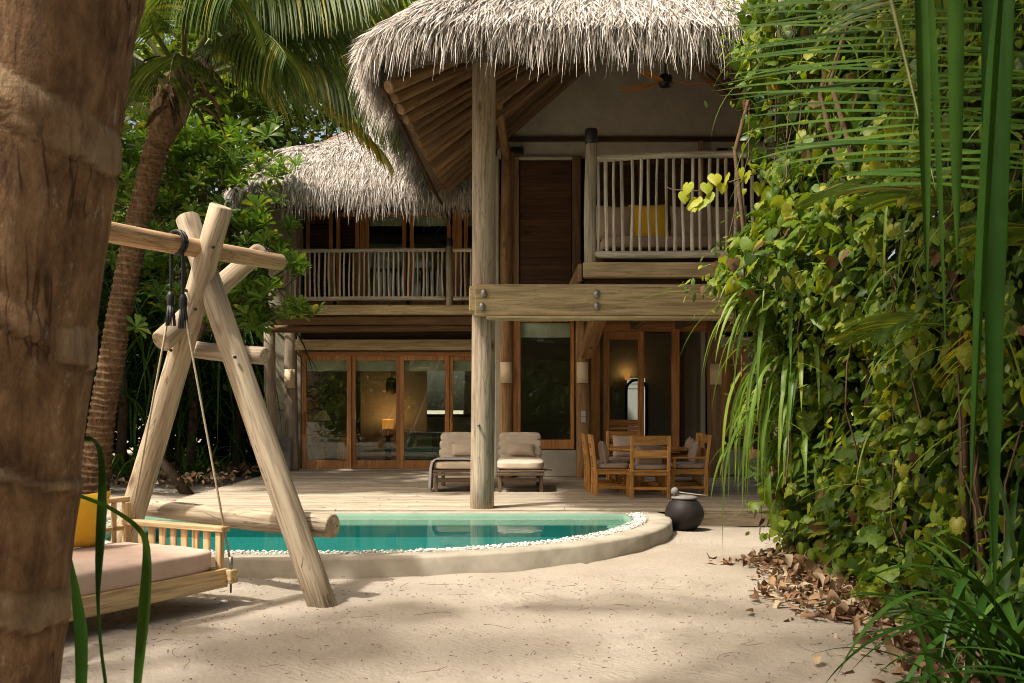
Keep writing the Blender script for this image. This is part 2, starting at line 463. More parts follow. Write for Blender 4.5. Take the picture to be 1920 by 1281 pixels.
def boxdata(d, b=0.005):
    """box of size d with small chamfers, centred"""
    hx, hy, hz = d[0] / 2, d[1] / 2, d[2] / 2
    b = min(b, hx * 0.8, hy * 0.8, hz * 0.8)
    H = (hx, hy, hz)
    V, F = [], []
    idx = {}
    for sx in (-1, 1):
        for sy in (-1, 1):
            for sz in (-1, 1):
                s = (sx, sy, sz)
                for a in range(3):
                    p = [s[i] * (H[i] if i == a else H[i] - b) for i in range(3)]
                    idx[(s, a)] = len(V)
                    V.append(p)
    def addf(f):
        c = np.mean([V[i] for i in f], axis=0)
        n = np.cross(np.subtract(V[f[1]], V[f[0]]), np.subtract(V[f[2]], V[f[0]]))
        F.append(f if np.dot(n, c) > 0 else f[::-1])
    for a in range(3):
        o1, o2 = [i for i in range(3) if i != a]
        for s in (-1, 1):
            f = []
            for q in ((-1, -1), (1, -1), (1, 1), (-1, 1)):
                t = [0, 0, 0]
                t[a] = s; t[o1] = q[0]; t[o2] = q[1]
                f.append(idx[(tuple(t), a)])
            addf(f)
        for p in (-1, 1):
            for q in (-1, 1):
                t0 = [0, 0, 0]; t0[a] = -1; t0[o1] = p; t0[o2] = q
                t1 = list(t0); t1[a] = 1
                addf([idx[(tuple(t0), o1)], idx[(tuple(t1), o1)], idx[(tuple(t1), o2)], idx[(tuple(t0), o2)]])
    for s in {k[0] for k in idx}:
        addf([idx[(s, 0)], idx[(s, 1)], idx[(s, 2)]])
    return V, F
def pick(mat, d):
    return mat['xyz'[int(np.argmax(d))]] if isinstance(mat, dict) else mat
_bc = {}
def cbox(name, c, d, mat, parent=None, rot=None, b=0.006):
    key = (tuple(round(x, 4) for x in d), pick(mat, d).name, b)
    if key not in _bc:
        V, F = boxdata(d, b)
        _bc[key] = mesh(name, V, F, pick(mat, d))
    mw = Matrix.Translation(Vector(c))
    if rot is not None:
        mw = mw @ Euler(rot).to_matrix().to_4x4()
    return obj(name, _bc[key], parent, mw=mw)
def bb(name, x0, x1, y0, y1, z0, z1, mat, parent=None, b=0.006):
    return cbox(name, ((x0 + x1) / 2, (y0 + y1) / 2, (z0 + z1) / 2), (x1 - x0, y1 - y0, z1 - z0), mat, parent, None, b)
class MB:
    def __init__(s):
        s.v = []; s.f = []
    def add(s, V, F):
        o = len(s.v)
        s.v.extend([tuple(map(float, p)) for p in V])
        s.f.extend([tuple(int(i) + o for i in f) for f in F])
        return s
    def box(s, x0, x1, y0, y1, z0, z1, b=0.005):
        V, F = boxdata((x1 - x0, y1 - y0, z1 - z0), b)
        c = np.array([(x0 + x1) / 2, (y0 + y1) / 2, (z0 + z1) / 2])
        return s.add(np.array(V) + c, F)
    def tube(s, pts, rad, n=8, cap=True):
        return s.add(*tubedata(pts, rad, n, cap))
    def build(s, name, mat, parent=None, smooth=False):
        return obj(name, mesh(name, s.v, s.f, mat, smooth), parent)
def tubedata(pts, rad, n=8, cap=True, wob=0.0):
    pts = [Vector(p) for p in pts]
    if not hasattr(rad, '__len__'):
        rad = [rad] * len(pts)
    V, F = [], []
    up = None
    for i, p in enumerate(pts):
        d = (pts[min(i + 1, len(pts) - 1)] - pts[max(i - 1, 0)]).normalized()
        if up is None:
            up = Vector((0, 0, 1)) if abs(d.z) < 0.9 else Vector((1, 0, 0))
        a = d.cross(up).normalized()
        up = a.cross(d).normalized()
        for k in range(n):
            t = 2 * math.pi * k / n
            r = rad[i] * (1 + (random.uniform(-wob, wob) if wob else 0))
            V.append(p + (a * math.cos(t) + up * math.sin(t)) * r)
    for i in range(len(pts) - 1):
        for k in range(n):
            k2 = (k + 1) % n
            F.append((i * n + k, i * n + k2, (i + 1) * n + k2, (i + 1) * n + k))
    if cap:
        F.append(tuple(range(n))[::-1])
        F.append(tuple((len(pts) - 1) * n + k for k in range(n)))
    return V, F
def log(name, p0, p1, r0, r1, mat, parent=None, n=14, segs=8, wob=0.03, bend=0.0, bevel=0.012):
    """a round timber from p0 to p1: slightly uneven, ends eased; grain along its own z"""
    p0, p1 = Vector(p0), Vector(p1)
    L = (p1 - p0).length
    zs = [0, bevel] + [L * i / segs for i in range(1, segs)] + [L - bevel, L]
    V, F = [], []
    ph = random.uniform(0, 6.28)
    m = len(zs)
    offs = [random.uniform(0, 6.28) for _ in range(3)]
    for i, z in enumerate(zs):
        f = z / L
        r = r0 + (r1 - r0) * f
        if i in (0, m - 1):
            r -= bevel
        cx = bend * math.sin(f * math.pi) * math.cos(ph) + r * 0.10 * wob / 0.03 * math.sin(f * 5 + offs[0])
        cy = bend * math.sin(f * math.pi) * math.sin(ph) + r * 0.10 * wob / 0.03 * math.sin(f * 4 + offs[1])
        for k in range(n):
            t = 2 * math.pi * k / n
            rr = r * (1 + wob * math.sin(2 * t + offs[2] + f * 2) + wob * 0.7 * math.sin(3 * t + f * 9 + offs[0]))
            V.append((cx + rr * math.cos(t), cy + rr * math.sin(t), z))
    for i in range(m - 1):
        for k in range(n):
            k2 = (k + 1) % n
            F.append((i * n + k, i * n + k2, (i + 1) * n + k2, (i + 1) * n + k))
    F.append(tuple(range(n))[::-1])
    F.append(tuple((m - 1) * n + k for k in range(n)))
    me = mesh(name, V, F, mat['z'] if isinstance(mat, dict) else mat, True)
    sm = np.ones(len(F), dtype=bool)
    sm[-2:] = False
    me.polygons.foreach_set('use_smooth', sm)
    q = Vector((0, 0, 1)).rotation_difference((p1 - p0).normalized())
    return obj(name, me, parent, mw=Matrix.Translation(p0) @ q.to_matrix().to_4x4())
def softdata(w, d, h, n=10, p=7.0, noise_a=0.008, ribs=0, rib_amp=0.0, seed=0):
    """stuffed cushion: rounded box with a slightly lumpy skin, ribs across its y"""
    bm = bmesh.new()
    bmesh.ops.create_cube(bm, size=2)
    bmesh.ops.subdivide_edges(bm, edges=bm.edges[:], cuts=n, use_grid_fill=True)
    rr = random.Random(seed)
    ph = [rr.uniform(0, 6.28) for _ in range(6)]
    for v in bm.verts:
        x, y, z = v.co
        nn = (abs(x) ** p + abs(y) ** p + abs(z) ** p) ** (1 / p)
        x, y, z = x / nn, y / nn, z / nn
        lump = noise_a * (math.sin(x * 5 + ph[0]) * math.sin(y * 6 + ph[1]) + 0.6 * math.sin(x * 11 + y * 9 + ph[2]))
        rb = 0
        if ribs:
            rb = -rib_amp * (1 - abs(math.sin(math.pi * (y * 0.5 + 0.5) * ribs))) ** 2
        v.co = (x * w / 2 + (rb * x if ribs else 0), y * d / 2, z * h / 2 + lump * (1 if z > 0 else 0.3) + rb * (1 if z > 0 else 0))
    V = [v.co[:] for v in bm.verts]
    F = [[v.index for v in f.verts] for f in bm.faces]
    bm.free()
    return V, F
def pillowdata(w, h, t, n=14, seed=0):
    rr = random.Random(seed)
    ph = [rr.uniform(0, 6.28) for _ in range(6)]
    V, F = [], []
    for s in (1, -1):
        for j in range(n + 1):
            for i in range(n + 1):
                u, v = i / n * 2 - 1, j / n * 2 - 1
                e = max(0.0, (1 - abs(u) ** 3.0)) ** 0.55 * max(0.0, (1 - abs(v) ** 3.0)) ** 0.55
                px = u * (1 - 0.07 * (1 - abs(v)) ** 1.0 * abs(u) ** 2)
                py = v * (1 - 0.07 * (1 - abs(u)) ** 1.0 * abs(v) ** 2)
                wr = 0.05 * math.sin(u * 7 + v * 4 + ph[0]) * math.sin(v * 6 + ph[1])
                V.append((px * w / 2, s * t / 2 * e * (1 + wr), py * h / 2))
    m = (n + 1) ** 2
    for s in (0, 1):
        for j in range(n):
            for i in range(n):
                a = s * m + j * (n + 1) + i
                f = (a, a + 1, a + n + 2, a + n + 1)
                F.append(f[::-1] if s == 1 else f)
    return V, F
def lathedata(prof, n=28):
    V, F = [], []
    for r, z in prof:
        for k in range(n):
            t = 2 * math.pi * k / n
            V.append((r * math.cos(t), r * math.sin(t), z))
    for i in range(len(prof) - 1):
        for k in range(n):
            k2 = (k + 1) % n
            F.append((i * n + k, i * n + k2, (i + 1) * n + k2, (i + 1) * n + k))
    F.append(tuple(range(n))[::-1])
    F.append(tuple((len(prof) - 1) * n + k for k in range(n)))
    return V, F

def vnoise(x, y, seed=0):
    """smooth value noise on arrays, about -1..1"""
    xi, yi = np.floor(x).astype(np.int64), np.floor(y).astype(np.int64)
    xf, yf = x - xi, y - yi
    u, v = xf * xf * (3 - 2 * xf), yf * yf * (3 - 2 * yf)
    def h(a, b):
        n = (a * 374761393 + b * 668265263 + seed * 974634721) & 0x7fffffff
        n = ((n ^ (n >> 13)) * 1274126177) & 0x7fffffff
        return ((n ^ (n >> 16)) & 0xffff) / 32767.5 - 1
    return (h(xi, yi) * (1 - u) + h(xi + 1, yi) * u) * (1 - v) + (h(xi, yi + 1) * (1 - u) + h(xi + 1, yi + 1) * u) * v
def fbm(x, y, seed=0, o=4):
    s, a = 0, 1.0
    for i in range(o):
        s = s + a * vnoise(x * 2 ** i, y * 2 ** i, seed + i)
        a *= 0.5
    return s

def rotmats(n, yaw=None, pitch=None, roll=None):
    yaw = rng.uniform(0, 2 * np.pi, n) if yaw is None else yaw
    pitch = np.zeros(n) if pitch is None else pitch
    roll = np.zeros(n) if roll is None else roll
    cy, sy, cp, sp, cr, sr = np.cos(yaw), np.sin(yaw), np.cos(pitch), np.sin(pitch), np.cos(roll), np.sin(roll)
    Z = np.zeros(n); O = np.ones(n)
    Rz = np.stack([np.stack([cy, -sy, Z], -1), np.stack([sy, cy, Z], -1), np.stack([Z, Z, O], -1)], 1)
    Rx = np.stack([np.stack([O, Z, Z], -1), np.stack([Z, cp, -sp], -1), np.stack([Z, sp, cp], -1)], 1)
    Ry = np.stack([np.stack([cr, Z, sr], -1), np.stack([Z, O, Z], -1), np.stack([-sr, Z, cr], -1)], 1)
    return Rz @ Rx @ Ry
def scatter(TV, TF, pos, rots, scale):
    TV, TF = np.asarray(TV, float), np.asarray(TF, int)
    n = len(pos)
    V = np.einsum('nij,mj->nmi', rots, TV) * np.asarray(scale).reshape(n, 1, -1) + pos[:, None, :]
    F = TF[None] + (np.arange(n) * len(TV))[:, None, None]
    return V.reshape(-1, 3), F.reshape(-1, TF.shape[1])
# leaf blades (stem at the origin, tip towards -y, upper side +z)
HV = [(0, 0, .0), (0, -.18, .03), (0, -.40, .04), (0, -.65, .02), (0, -.85, -.03), (0, -1.06, -.12)]
HF = []
for sx in (1, -1):
    o_ = len(HV)
    HV += [(.10 * sx, .16, -.03), (.27 * sx, .20, -.02), (.42 * sx, .12, -.10), (.52 * sx, -.05, -.07), (.535 * sx, -.22, -.16), (.48 * sx, -.40, -.10), (.38 * sx, -.58, -.17), (.26 * sx, -.74, -.10), (.12 * sx, -.90, -.13)]
    tr = [(0, o_, o_ + 1), (0, o_ + 1, o_ + 2), (0, o_ + 2, o_ + 3), (0, o_ + 3, 1), (1, o_ + 3, o_ + 4), (1, o_ + 4, o_ + 5), (1, o_ + 5, 2), (2, o_ + 5, o_ + 6), (2, o_ + 6, o_ + 7), (2, o_ + 7, 3), (3, o_ + 7, o_ + 8), (3, o_ + 8, 4), (4, o_ + 8, 5)]
    HF += [t[::-1] for t in tr] if sx > 0 else tr
LV = [(0, 0, 0), (.22, -.35, -.04), (0, -.4, .03), (-.22, -.35, -.04), (.2, -.7, -.06), (0, -.75, .0), (-.2, -.7, -.06), (0, -1, -.08)]
LF = [(0, 2, 1), (0, 3, 2), (1, 2, 5), (1, 5, 4), (2, 3, 6), (2, 6, 5), (4, 5, 7), (5, 6, 7)]
QV = [(0, 0, 0), (.26, -.45, -.05), (0, -1, 0.0), (-.26, -.45, -.05)]
QF = [(0, 2, 1), (0, 3, 2)]

def strapdata(p0, d, L, w, droop=1.0, n=12, fold=0.35, taper=0.5, twist=0.0, kink=None):
    """long blade leaf that bends under its own weight"""
    p, d = Vector(p0), Vector(d).normalized()
    ds = L / n
    V, F = [], []
    side = d.cross(Vector((0, 0, 1)))
    if side.length < 0.05:
        side = Vector((random.uniform(-1, 1), random.uniform(-1, 1), 0))
    side.normalize()
    for i in range(n + 1):
        f = i / n
        ww = w * min(1, 0.55 + f * 3) * (1 - max(0, (f - taper) / (1 - taper)) ** 1.6) + 0.001
        up = side.cross(d).normalized()
        sd = side * math.cos(twist * f) + up * math.sin(twist * f)
        u2 = sd.cross(d).normalized()
        V += [p - sd * ww / 2 + u2 * ww * fold * 0.5, p, p + sd * ww / 2 + u2 * ww * fold * 0.5]
        p = p + d * ds
        g = droop * ds
        if kink and abs(f - kink) < 0.6 / n:
            g += 1.6
        d = (d + Vector((0, 0, -1)) * g).normalized()
        side = (side - d * side.dot(d)).normalized()
    for i in range(n):
        for k in (0, 1):
            a = i * 3 + k
            F.append((a, a + 1, a + 4, a + 3))
    return V, F

def fronddata(base, d, L, droop=0.35, leaf=0.75, n=60, width=0.032, hang=0.9, sweep=0.5, r0=0.035, bare=0.14, rnd=None, seed=0, tipsweep=0.7, rise=0.25):
    """palm frond: returns rachis tube and leaflet arrays"""
    rr = random.Random(seed)
    p, d = Vector(base), Vector(d).normalized()
    m = 22
    ds = L / m
    pts, dirs = [p.copy()], [d.copy()]
    for i in range(m):
        p = p + d * ds
        d = (d + Vector((0, 0, -1)) * droop * ds * (0.4 + 1.2 * i / m)).normalized()
        pts.append(p.copy()); dirs.append(d.copy())
    rad = [r0 * (1 - 0.88 * i / m) for i in range(m + 1)]
    RV, RF = tubedata(pts, rad, 6)
    LVs, LFs = [], []
    cnt = 0
    for s in (-1, 1):
        for k in range(n):
            f = bare + (1 - bare) * (k + rr.uniform(-.3, .3)) / n
            f = min(0.999, max(0.02, f))
            i = min(m - 1, int(f * m))
            a = f * m - i
            q = pts[i].lerp(pts[i + 1], a)
            dd = dirs[i]
            side = dd.cross(Vector((0, 0, 1)))
            if side.length < 0.05:
                side = Vector((1, 0, 0))
            side = side.normalized() * s
            ll = leaf * (0.45 + 0.75 * math.sin(math.pi * (0.12 + 0.80 * f)) ) * rr.uniform(.85, 1.1)
            if f > .93:
                ll *= .7
            e = (side * 1.0 + dd * (sweep + tipsweep * f) + Vector((0, 0, rise - 0.1 * hang + rr.uniform(-.10, .10)))).normalized()
            w = width * rr.uniform(.8, 1.15)
            pp = q.copy()
            seg = 5
            vv = []
            wd = dd.cross(e)
            wd = (dd * 0.8 + Vector((0, 0, 0.3))).normalized()
            for j in range(seg + 1):
                g = j / seg
                ww = w * (min(1, .35 + g * 2.2)) * (1 - g ** 3) + .002
                t = wd - e * wd.dot(e)
                if t.length < .01:
                    t = side
                t.normalize()
                vv += [pp - t * ww / 2, pp + t * ww / 2]
                pp = pp + e * ll / seg
                e = (e + Vector((0, 0, -1)) * hang * (0.16 + 0.42 * g) * rr.uniform(.7, 1.3)).normalized()
            o = cnt
            LVs += vv
            for j in range(seg):
                LFs.append((o + 2 * j, o + 2 * j + 1, o + 2 * j + 3, o + 2 * j + 2))
            cnt += len(vv)
    return (RV, RF), (LVs, LFs)

# ------------------------------------------------------------------ the setting: pool outline, sand, deck
def catmull(pts, per=8):
    out = []
    n = len(pts)
    for i in range(n):
        p0, p1, p2, p3 = [np.array(pts[(i + k) % n], float) for k in (-1, 0, 1, 2)]
        for j in range(per):
            t = j / per
            out.append(0.5 * ((2 * p1) + (-p0 + p2) * t + (2 * p0 - 5 * p1 + 4 * p2 - p3) * t * t + (-p0 + 3 * p1 - 3 * p2 + p3) * t ** 3))
    return np.array(out)
front = [(2.03, 13.98), (2.12, 13.5), (2.07, 12.88), (1.84, 12.14), (1.52, 11.52), (1.12, 10.98), (.70, 10.58), (.22, 10.24), (-.3, 9.98), (-.84, 9.80),
         (-1.66, 9.66), (-2.7, 9.66), (-3.5, 9.78), (-4.3, 10.15), (-5.0, 10.8), (-5.45, 11.8), (-5.6, 12.8), (-5.55, 13.98)]
fc = catmull([(2.0, 14.6)] + front + [(-5.5, 14.6)], 8)
fc = fc[(fc[:, 1] <= 13.985)]
i0 = int(np.argmax(fc[:, 0] > 1.9))
fc = fc[np.argsort(np.arange(len(fc)))]
# order the curve from the right end to the left end, then close it with a straight far edge
start = int(np.argmin(np.hypot(fc[:, 0] - 2.03, fc[:, 1] - 13.98)))
fc = np.roll(fc, -start, axis=0)
if fc[3, 1] > fc[0, 1] + 0.2:
    fc = np.roll(fc[::-1], 1, axis=0)
backx = np.linspace(fc[-1, 0], fc[0, 0], 40)[1:-1]
OUT = np.vstack([fc, np.stack([backx, np.full(38, 13.98)], 1)])
BACK = np.zeros(len(OUT)); BACK[len(fc):] = 1
def smooth1(a, k=5):
    for _ in range(k):
        a = (np.roll(a, 1) + a + np.roll(a, -1)) / 3
    return a
tang = np.roll(OUT, -1, 0) - np.roll(OUT, 1, 0)
tang /= np.linalg.norm(tang, axis=1)[:, None]
nrm = np.stack([tang[:, 1], -tang[:, 0]], 1)
cen = OUT.mean(0)
if ((cen - OUT) * nrm).sum() < 0:
    nrm = -nrm
nrm = np.stack([smooth1(nrm[:, 0], 4), smooth1(nrm[:, 1], 4)], 1)
BK = smooth1(BACK, 4)
def inset(d, backf=0.26):
    return OUT + nrm * (d * (1 - BK * (1 - backf)))[:, None]
def inside(poly, x, y):
    r = np.zeros(x.shape, bool)
    j = len(poly) - 1
    for i in range(len(poly)):
        xi, yi = poly[i]; xj, yj = poly[j]
        c = ((yi > y) != (yj > y)) & (x < (xj - xi) * (y - yi) / (yj - yi + 1e-12) + xi)
        r ^= c
        j = i
    return r

xs = np.concatenate([[-320, -120, -50, -25, -15, -11], np.arange(-9, 9.01, .07), [11, 15, 25, 50, 120, 320]])
ys = np.concatenate([[-60, -25, -12, -6, -2, 1], np.arange(3.2, 14.6, .06), np.arange(14.8, 27, .4), [30, 40, 60, 120, 400]])
X, Y = np.meshgrid(xs, ys)
Zg = 0.022 * fbm(X * .45, Y * .45, 3, 3) + 0.010 * fbm(X * 2.1, Y * 2.1, 9, 3)
for _ in range(170):
    cx, cy, rr_, dp = rng.uniform(-3.5, 3.2), rng.uniform(4.8, 9.6), rng.uniform(.06, .15), rng.uniform(.008, .026)
    r2 = ((X - cx) ** 2 + ((Y - cy) * 1.5) ** 2) / rr_ ** 2
    Zg += -dp * np.exp(-r2) + dp * .5 * np.exp(-(np.sqrt(r2) - 1.4) ** 2 * 5)
for wx, wy, hd, cnt in ((-1.6, 5.2, 1.15, 9), (1.9, 5.0, 1.75, 10), (.2, 5.6, .35, 7), (-.6, 8.9, -.1, 8)):
    for st_ in range(cnt):
        off = .11 * (1 if st_ % 2 else -1)
        cx = wx + math.cos(hd) * .62 * st_ - math.sin(hd) * off + rng.normal(0, .04)
        cy = wy + math.sin(hd) * .62 * st_ + math.cos(hd) * off + rng.normal(0, .04)
        u_ = (X - cx) * math.cos(hd) + (Y - cy) * math.sin(hd)
        v_ = -(X - cx) * math.sin(hd) + (Y - cy) * math.cos(hd)
        r2 = (u_ / .135) ** 2 + (v_ / .055) ** 2
        Zg += -.020 * np.exp(-r2 ** 2) + .010 * np.exp(-(np.sqrt(r2) - 1.35) ** 2 * 7)
Zg *= (np.abs(X) < 10) & (Y < 28)
Zg -= 0.02
Zg += np.clip((-5.6 - X) / 4, 0, 1) * np.clip((Y - 15) / 5, 0, 1) * .25 * (X > -14)
V = np.stack([X, Y, Zg], -1).reshape(-1, 3)
nx = len(xs)
I = np.arange(len(ys) - 1)[:, None] * nx + np.arange(nx - 1)[None]
Fg = np.stack([I, I + 1, I + nx + 1, I + nx], -1).reshape(-1, 4)
fcx = V[Fg][:, :, 0].mean(1); fcy = V[Fg][:, :, 1].mean(1)
Fg = Fg[~inside(inset(.14), fcx, fcy)]
ground = obj('ground', mesh('ground', V, Fg, M['sand'], True))
ground['kind'] = 'structure'
ground['label'] = 'pale raked sand of the garden in front of the pool'

# pool: rim, channel, shelf and basin
def loft(name, rings, mat, parent, smooth=True):
    n = len(OUT)
    V, F = [], []
    for poly, z in rings:
        V += [(p[0], p[1], z) for p in poly]
    for r in range(len(rings) - 1):
        for i in range(n):
            j = (i + 1) % n
            F.append((r * n + i, r * n + j, (r + 1) * n + j, (r + 1) * n + i))
    return obj(name, mesh(name, V, F, mat, smooth), parent)
pool = thing('swimming_pool', 'curved plunge pool with raised concrete rim and teal water', 'pool', (-1.7, 12, 0))
me = loft('rim', [(inset(-.02), -.25), (inset(0), .15), (inset(.025), .175), (inset(.28), .175), (inset(.30), .12)], M['concrete'], pool)
loft('pebble_channel', [(inset(.29), .12), (inset(.52), .12)], M['concrete'], pool)
loft('shelf', [(inset(.50), .13), (inset(.51), .16), (inset(.57), .16), (inset(.585), .04), (inset(.80), .03), (inset(.82), .0)], M['tile_shelf'], pool)
dp = inset(.815)
bas = loft('basin', [(dp, .002), (inset(.83), -.16)], M['tile_deep'], pool, False)
bp = inset(.83)
obj('basin_floor', mesh('basin_floor', [(p[0], p[1], -.159) for p in bp], [list(range(len(bp)))], M['tile_deep']), pool)
wp = inset(.578)
wat = obj('water', mesh('water', [(p[0], p[1], .125) for p in wp], [list(range(len(wp)))[::-1]], M['water']), pool)
# a jet plate on the shelf floor
bm = bmesh.new()
bmesh.ops.create_icosphere(bm, subdivisions=1, radius=1)
IV = np.array([v.co[:] for v in bm.verts]); IF = np.array([[v.index for v in f.verts] for f in bm.faces])
bm.free()
n = 4200
ch = []
ci = inset(.405); ca = inset(.33); cb = inset(.49)
w8 = (1 - BK) * np.where(OUT[:, 0] > -4.6, 1, .3)
w8 /= w8.sum()
k = rng.choice(len(OUT), n, p=w8)
f = rng.uniform(0, 1, n)[:, None]
g = rng.uniform(0, 1, n)[:, None]
pp = (ca[k] * (1 - f) + cb[k] * f) * (1 - g) + (ca[(k + 1) % len(OUT)] * (1 - f) + cb[(k + 1) % len(OUT)] * f) * g
pos = np.column_stack([pp, rng.uniform(.125, .185, n)])
s = rng.uniform(.009, .021, n)
Vp, Fp = scatter(IV * np.array([1, .8, .62]), IF, pos, rotmats(n, None, rng.uniform(-.4, .4, n)), s[:, None])
pb = obj('pebbles', mesh('pebbles', Vp, Fp, M['pebble'], True))
pb['kind'] = 'stuff'; pb['label'] = 'white pebbles filling the channel around the pool rim'; pb['category'] = 'pebbles'

# timber deck: every board its own piece
deck = bpy.data.objects.new('deck', None); C.objects.link(deck); deck.location = (0, 18, .2)
deck['kind'] = 'structure'; deck['label'] = 'weathered timber deck between pool and villa'
row, y = 0, 14.0
while y < 23.0:
    x = -5.2 + rng.uniform(-.02, .02)
    joints = [x] + sorted([rng.uniform(-3.2, -1.2), rng.uniform(.4, 2.6), rng.uniform(3.4, 5.2)]) + [7.0]
    for a, b_ in zip(joints[:-1], joints[1:]):
        if y > 20.2 and a > 1.0 and False:
            continue
        zt = .2 + rng.uniform(-.003, .002)
        bb('plank', a + .003, b_ - .003, y + .004, y + .141, zt - .035, zt, M['deck'], deck, .004)
    y += .145
bb('joist', -5.15, 7.0, 14.12, 22.9, -.05, .160, M['darkwood'], deck)
bb('fascia', 2.2, 7.0, 13.94, 13.996, -.03, .165, M['grey_log'], deck)
bb('fascia', -5.26, -5.21, 14.0, 23.0, -.03, .196, M['grey_log'], deck)

# ------------------------------------------------------------------ the villa
villa = thing('thatched_villa', 'two storey timber villa with thatched roofs and stick balconies', 'villa', (0, 20, 0))
def roof_surface(x0, x1, y0, y1, rc, ze, A, B, n=220, bulge=.22):
    """eave loop and ridge points; returns eave points E and matching ridge points G"""
    segs = []
    def arc(cx, cy, a0, a1, m=10):
        return [(cx + rc * math.cos(a0 + (a1 - a0) * i / m), cy + rc * math.sin(a0 + (a1 - a0) * i / m)) for i in range(m + 1)]
    pi = math.pi
    loop = arc(x0 + rc, y0 + rc, pi, 1.5 * pi) + arc(x1 - rc, y0 + rc, 1.5 * pi, 2 * pi) + arc(x1 - rc, y1 - rc, 0, .5 * pi) + arc(x0 + rc, y1 - rc, .5 * pi, pi)
    L = np.array(loop + [loop[0]])
    dl = np.concatenate([[0], np.cumsum(np.linalg.norm(np.diff(L, axis=0), axis=1))])
    t = np.linspace(0, dl[-1], n + 1)[:-1]
    E2 = np.stack([np.interp(t, dl, L[:, 0]), np.interp(t, dl, L[:, 1])], 1)
    A, B = np.array(A), np.array(B)
    ab = (B - A)[:2]
    tt = np.clip(((E2 - A[:2]) @ ab) / (ab @ ab), 0, 1)
    G = A + tt[:, None] * (B - A)
    E = np.column_stack([E2, np.full(n, ze)])
    return E, G
def rsurf(E, G, v, bulge):
    p = E * (1 - v) + G * v
    p = p.copy()
    p[..., 2] += bulge * 6.75 * (v * (1 - v) ** 2)[..., 0] if hasattr(v, 'shape') else bulge * 6.75 * v * (1 - v) ** 2
    return p
def build_roof(name, E, G, bulge, inner_drop, inner_in, parent, label=None):
    n = len(E)
    V, F = [], []
    rows = [0, .03, .08, .16, .28, .42, .6, .8, 1]
    c = E.mean(0)
    inn = E + (G - E) * inner_in
    inn[:, 2] = E[:, 2] - inner_drop
    edge = E * 1.0
    edge[:, 2] -= .12
    rings = [inn, edge] + [rsurf(E, G, r, bulge) for r in rows]
    for rg in rings:
        V += [tuple(p) for p in rg]
    for r in range(len(rings) - 1):
        for i in range(n):
            j = (i + 1) % n
            F.append((r * n + i, r * n + j, (r + 1) * n + j, (r + 1) * n + i))
    o = obj(name, mesh(name, V, F, M['thatchbase'], True), parent)
    if label:
        o['label'] = label
    V, F = [], []
    G2 = G.copy(); G2[:, 2] -= inner_drop + .1
    rings = [inn + (0, 0, .004), inn * .5 + G2 * .5, G2]
    for rg in rings:
        V += [tuple(p) for p in rg]
    for r in range(2):
        for i in range(n):
            j = (i + 1) % n
            F.append((r * n + i, r * n + j, (r + 1) * n + j, (r + 1) * n + i))
    obj('lining', mesh('lining', V, F, M['lining']), o)
    return o
def strands(name, E, G, bulge, idx, N, vr, Lr, wr, droop, parent, mat, lift=(.03, .16), vpow=1.0, zoff=0.0, rows=0):
    """thatch straws lying down the slope (or hanging off the eave) as thin blades"""
    u = rng.choice(idx, N)
    fr = rng.uniform(0, 1, N)[:, None]
    e = E[u] * (1 - fr) + E[(u + 1) % len(E)] * fr
    g = G[u] * (1 - fr) + G[(u + 1) % len(E)] * fr
    v = (vr[0] + (vr[1] - vr[0]) * rng.uniform(0, 1, N) ** vpow)[:, None]
    if rows:
        v = (np.round(v * rows + rng.uniform(-.22, .22, v.shape)) + rng.normal(0, .10, v.shape)) / rows
        v = np.maximum(v, vr[0])
    p = rsurf(e, g, v, bulge)
    q = rsurf(e, g, v + .01, bulge)
    t = p - q
    t /= np.linalg.norm(t, axis=1)[:, None]
    sd = np.cross(t, np.array([0, 0, 1.0]))
    sd /= np.linalg.norm(sd, axis=1)[:, None] + 1e-9
    nr = np.cross(sd, t)
    nr *= np.sign(nr[:, 2:3])
    L = rng.uniform(*Lr, N)[:, None]
    j = rng.normal(0, .24, N)[:, None]
    lf = rng.uniform(*lift, N)[:, None]
    d = t + sd * j + nr * lf
    d /= np.linalg.norm(d, axis=1)[:, None]
    down = np.array([0, 0, -1.0])
    dr = (droop * rng.uniform(.5, 1.4, N))[:, None]
    p = p + nr * (rng.uniform(-.01, .03, N)[:, None]) + np.array([0, 0, zoff])
    p0 = p
    p1 = p + d * L * .4 + down * L * dr * .12
    p2 = p + d * L * .75 + down * L * dr * .45
    p3 = p + d * L * .95 + down * L * dr * .95 + sd * rng.normal(0, .05, N)[:, None] * L
    w = rng.uniform(*wr, N)[:, None]
    th = rng.uniform(-.9, .9, N)[:, None]
    wd = sd * np.cos(th) + nr * np.sin(th)
    V = np.stack([p0 - wd * w, p0 + wd * w, p1 - wd * w, p1 + wd * w, p2 - wd * w * .8, p2 + wd * w * .8, p3 - wd * w * .12, p3 + wd * w * .12], 1).reshape(-1, 3)
    b = (np.arange(N) * 8)[:, None]
    F = np.concatenate([b + np.array([[0, 1, 3, 2]]), b + np.array([[2, 3, 5, 4]]), b + np.array([[4, 5, 7, 6]])], 0)
    o = obj(name, mesh(name, V, F, mat), parent)
    o['kind'] = 'stuff'
    return o

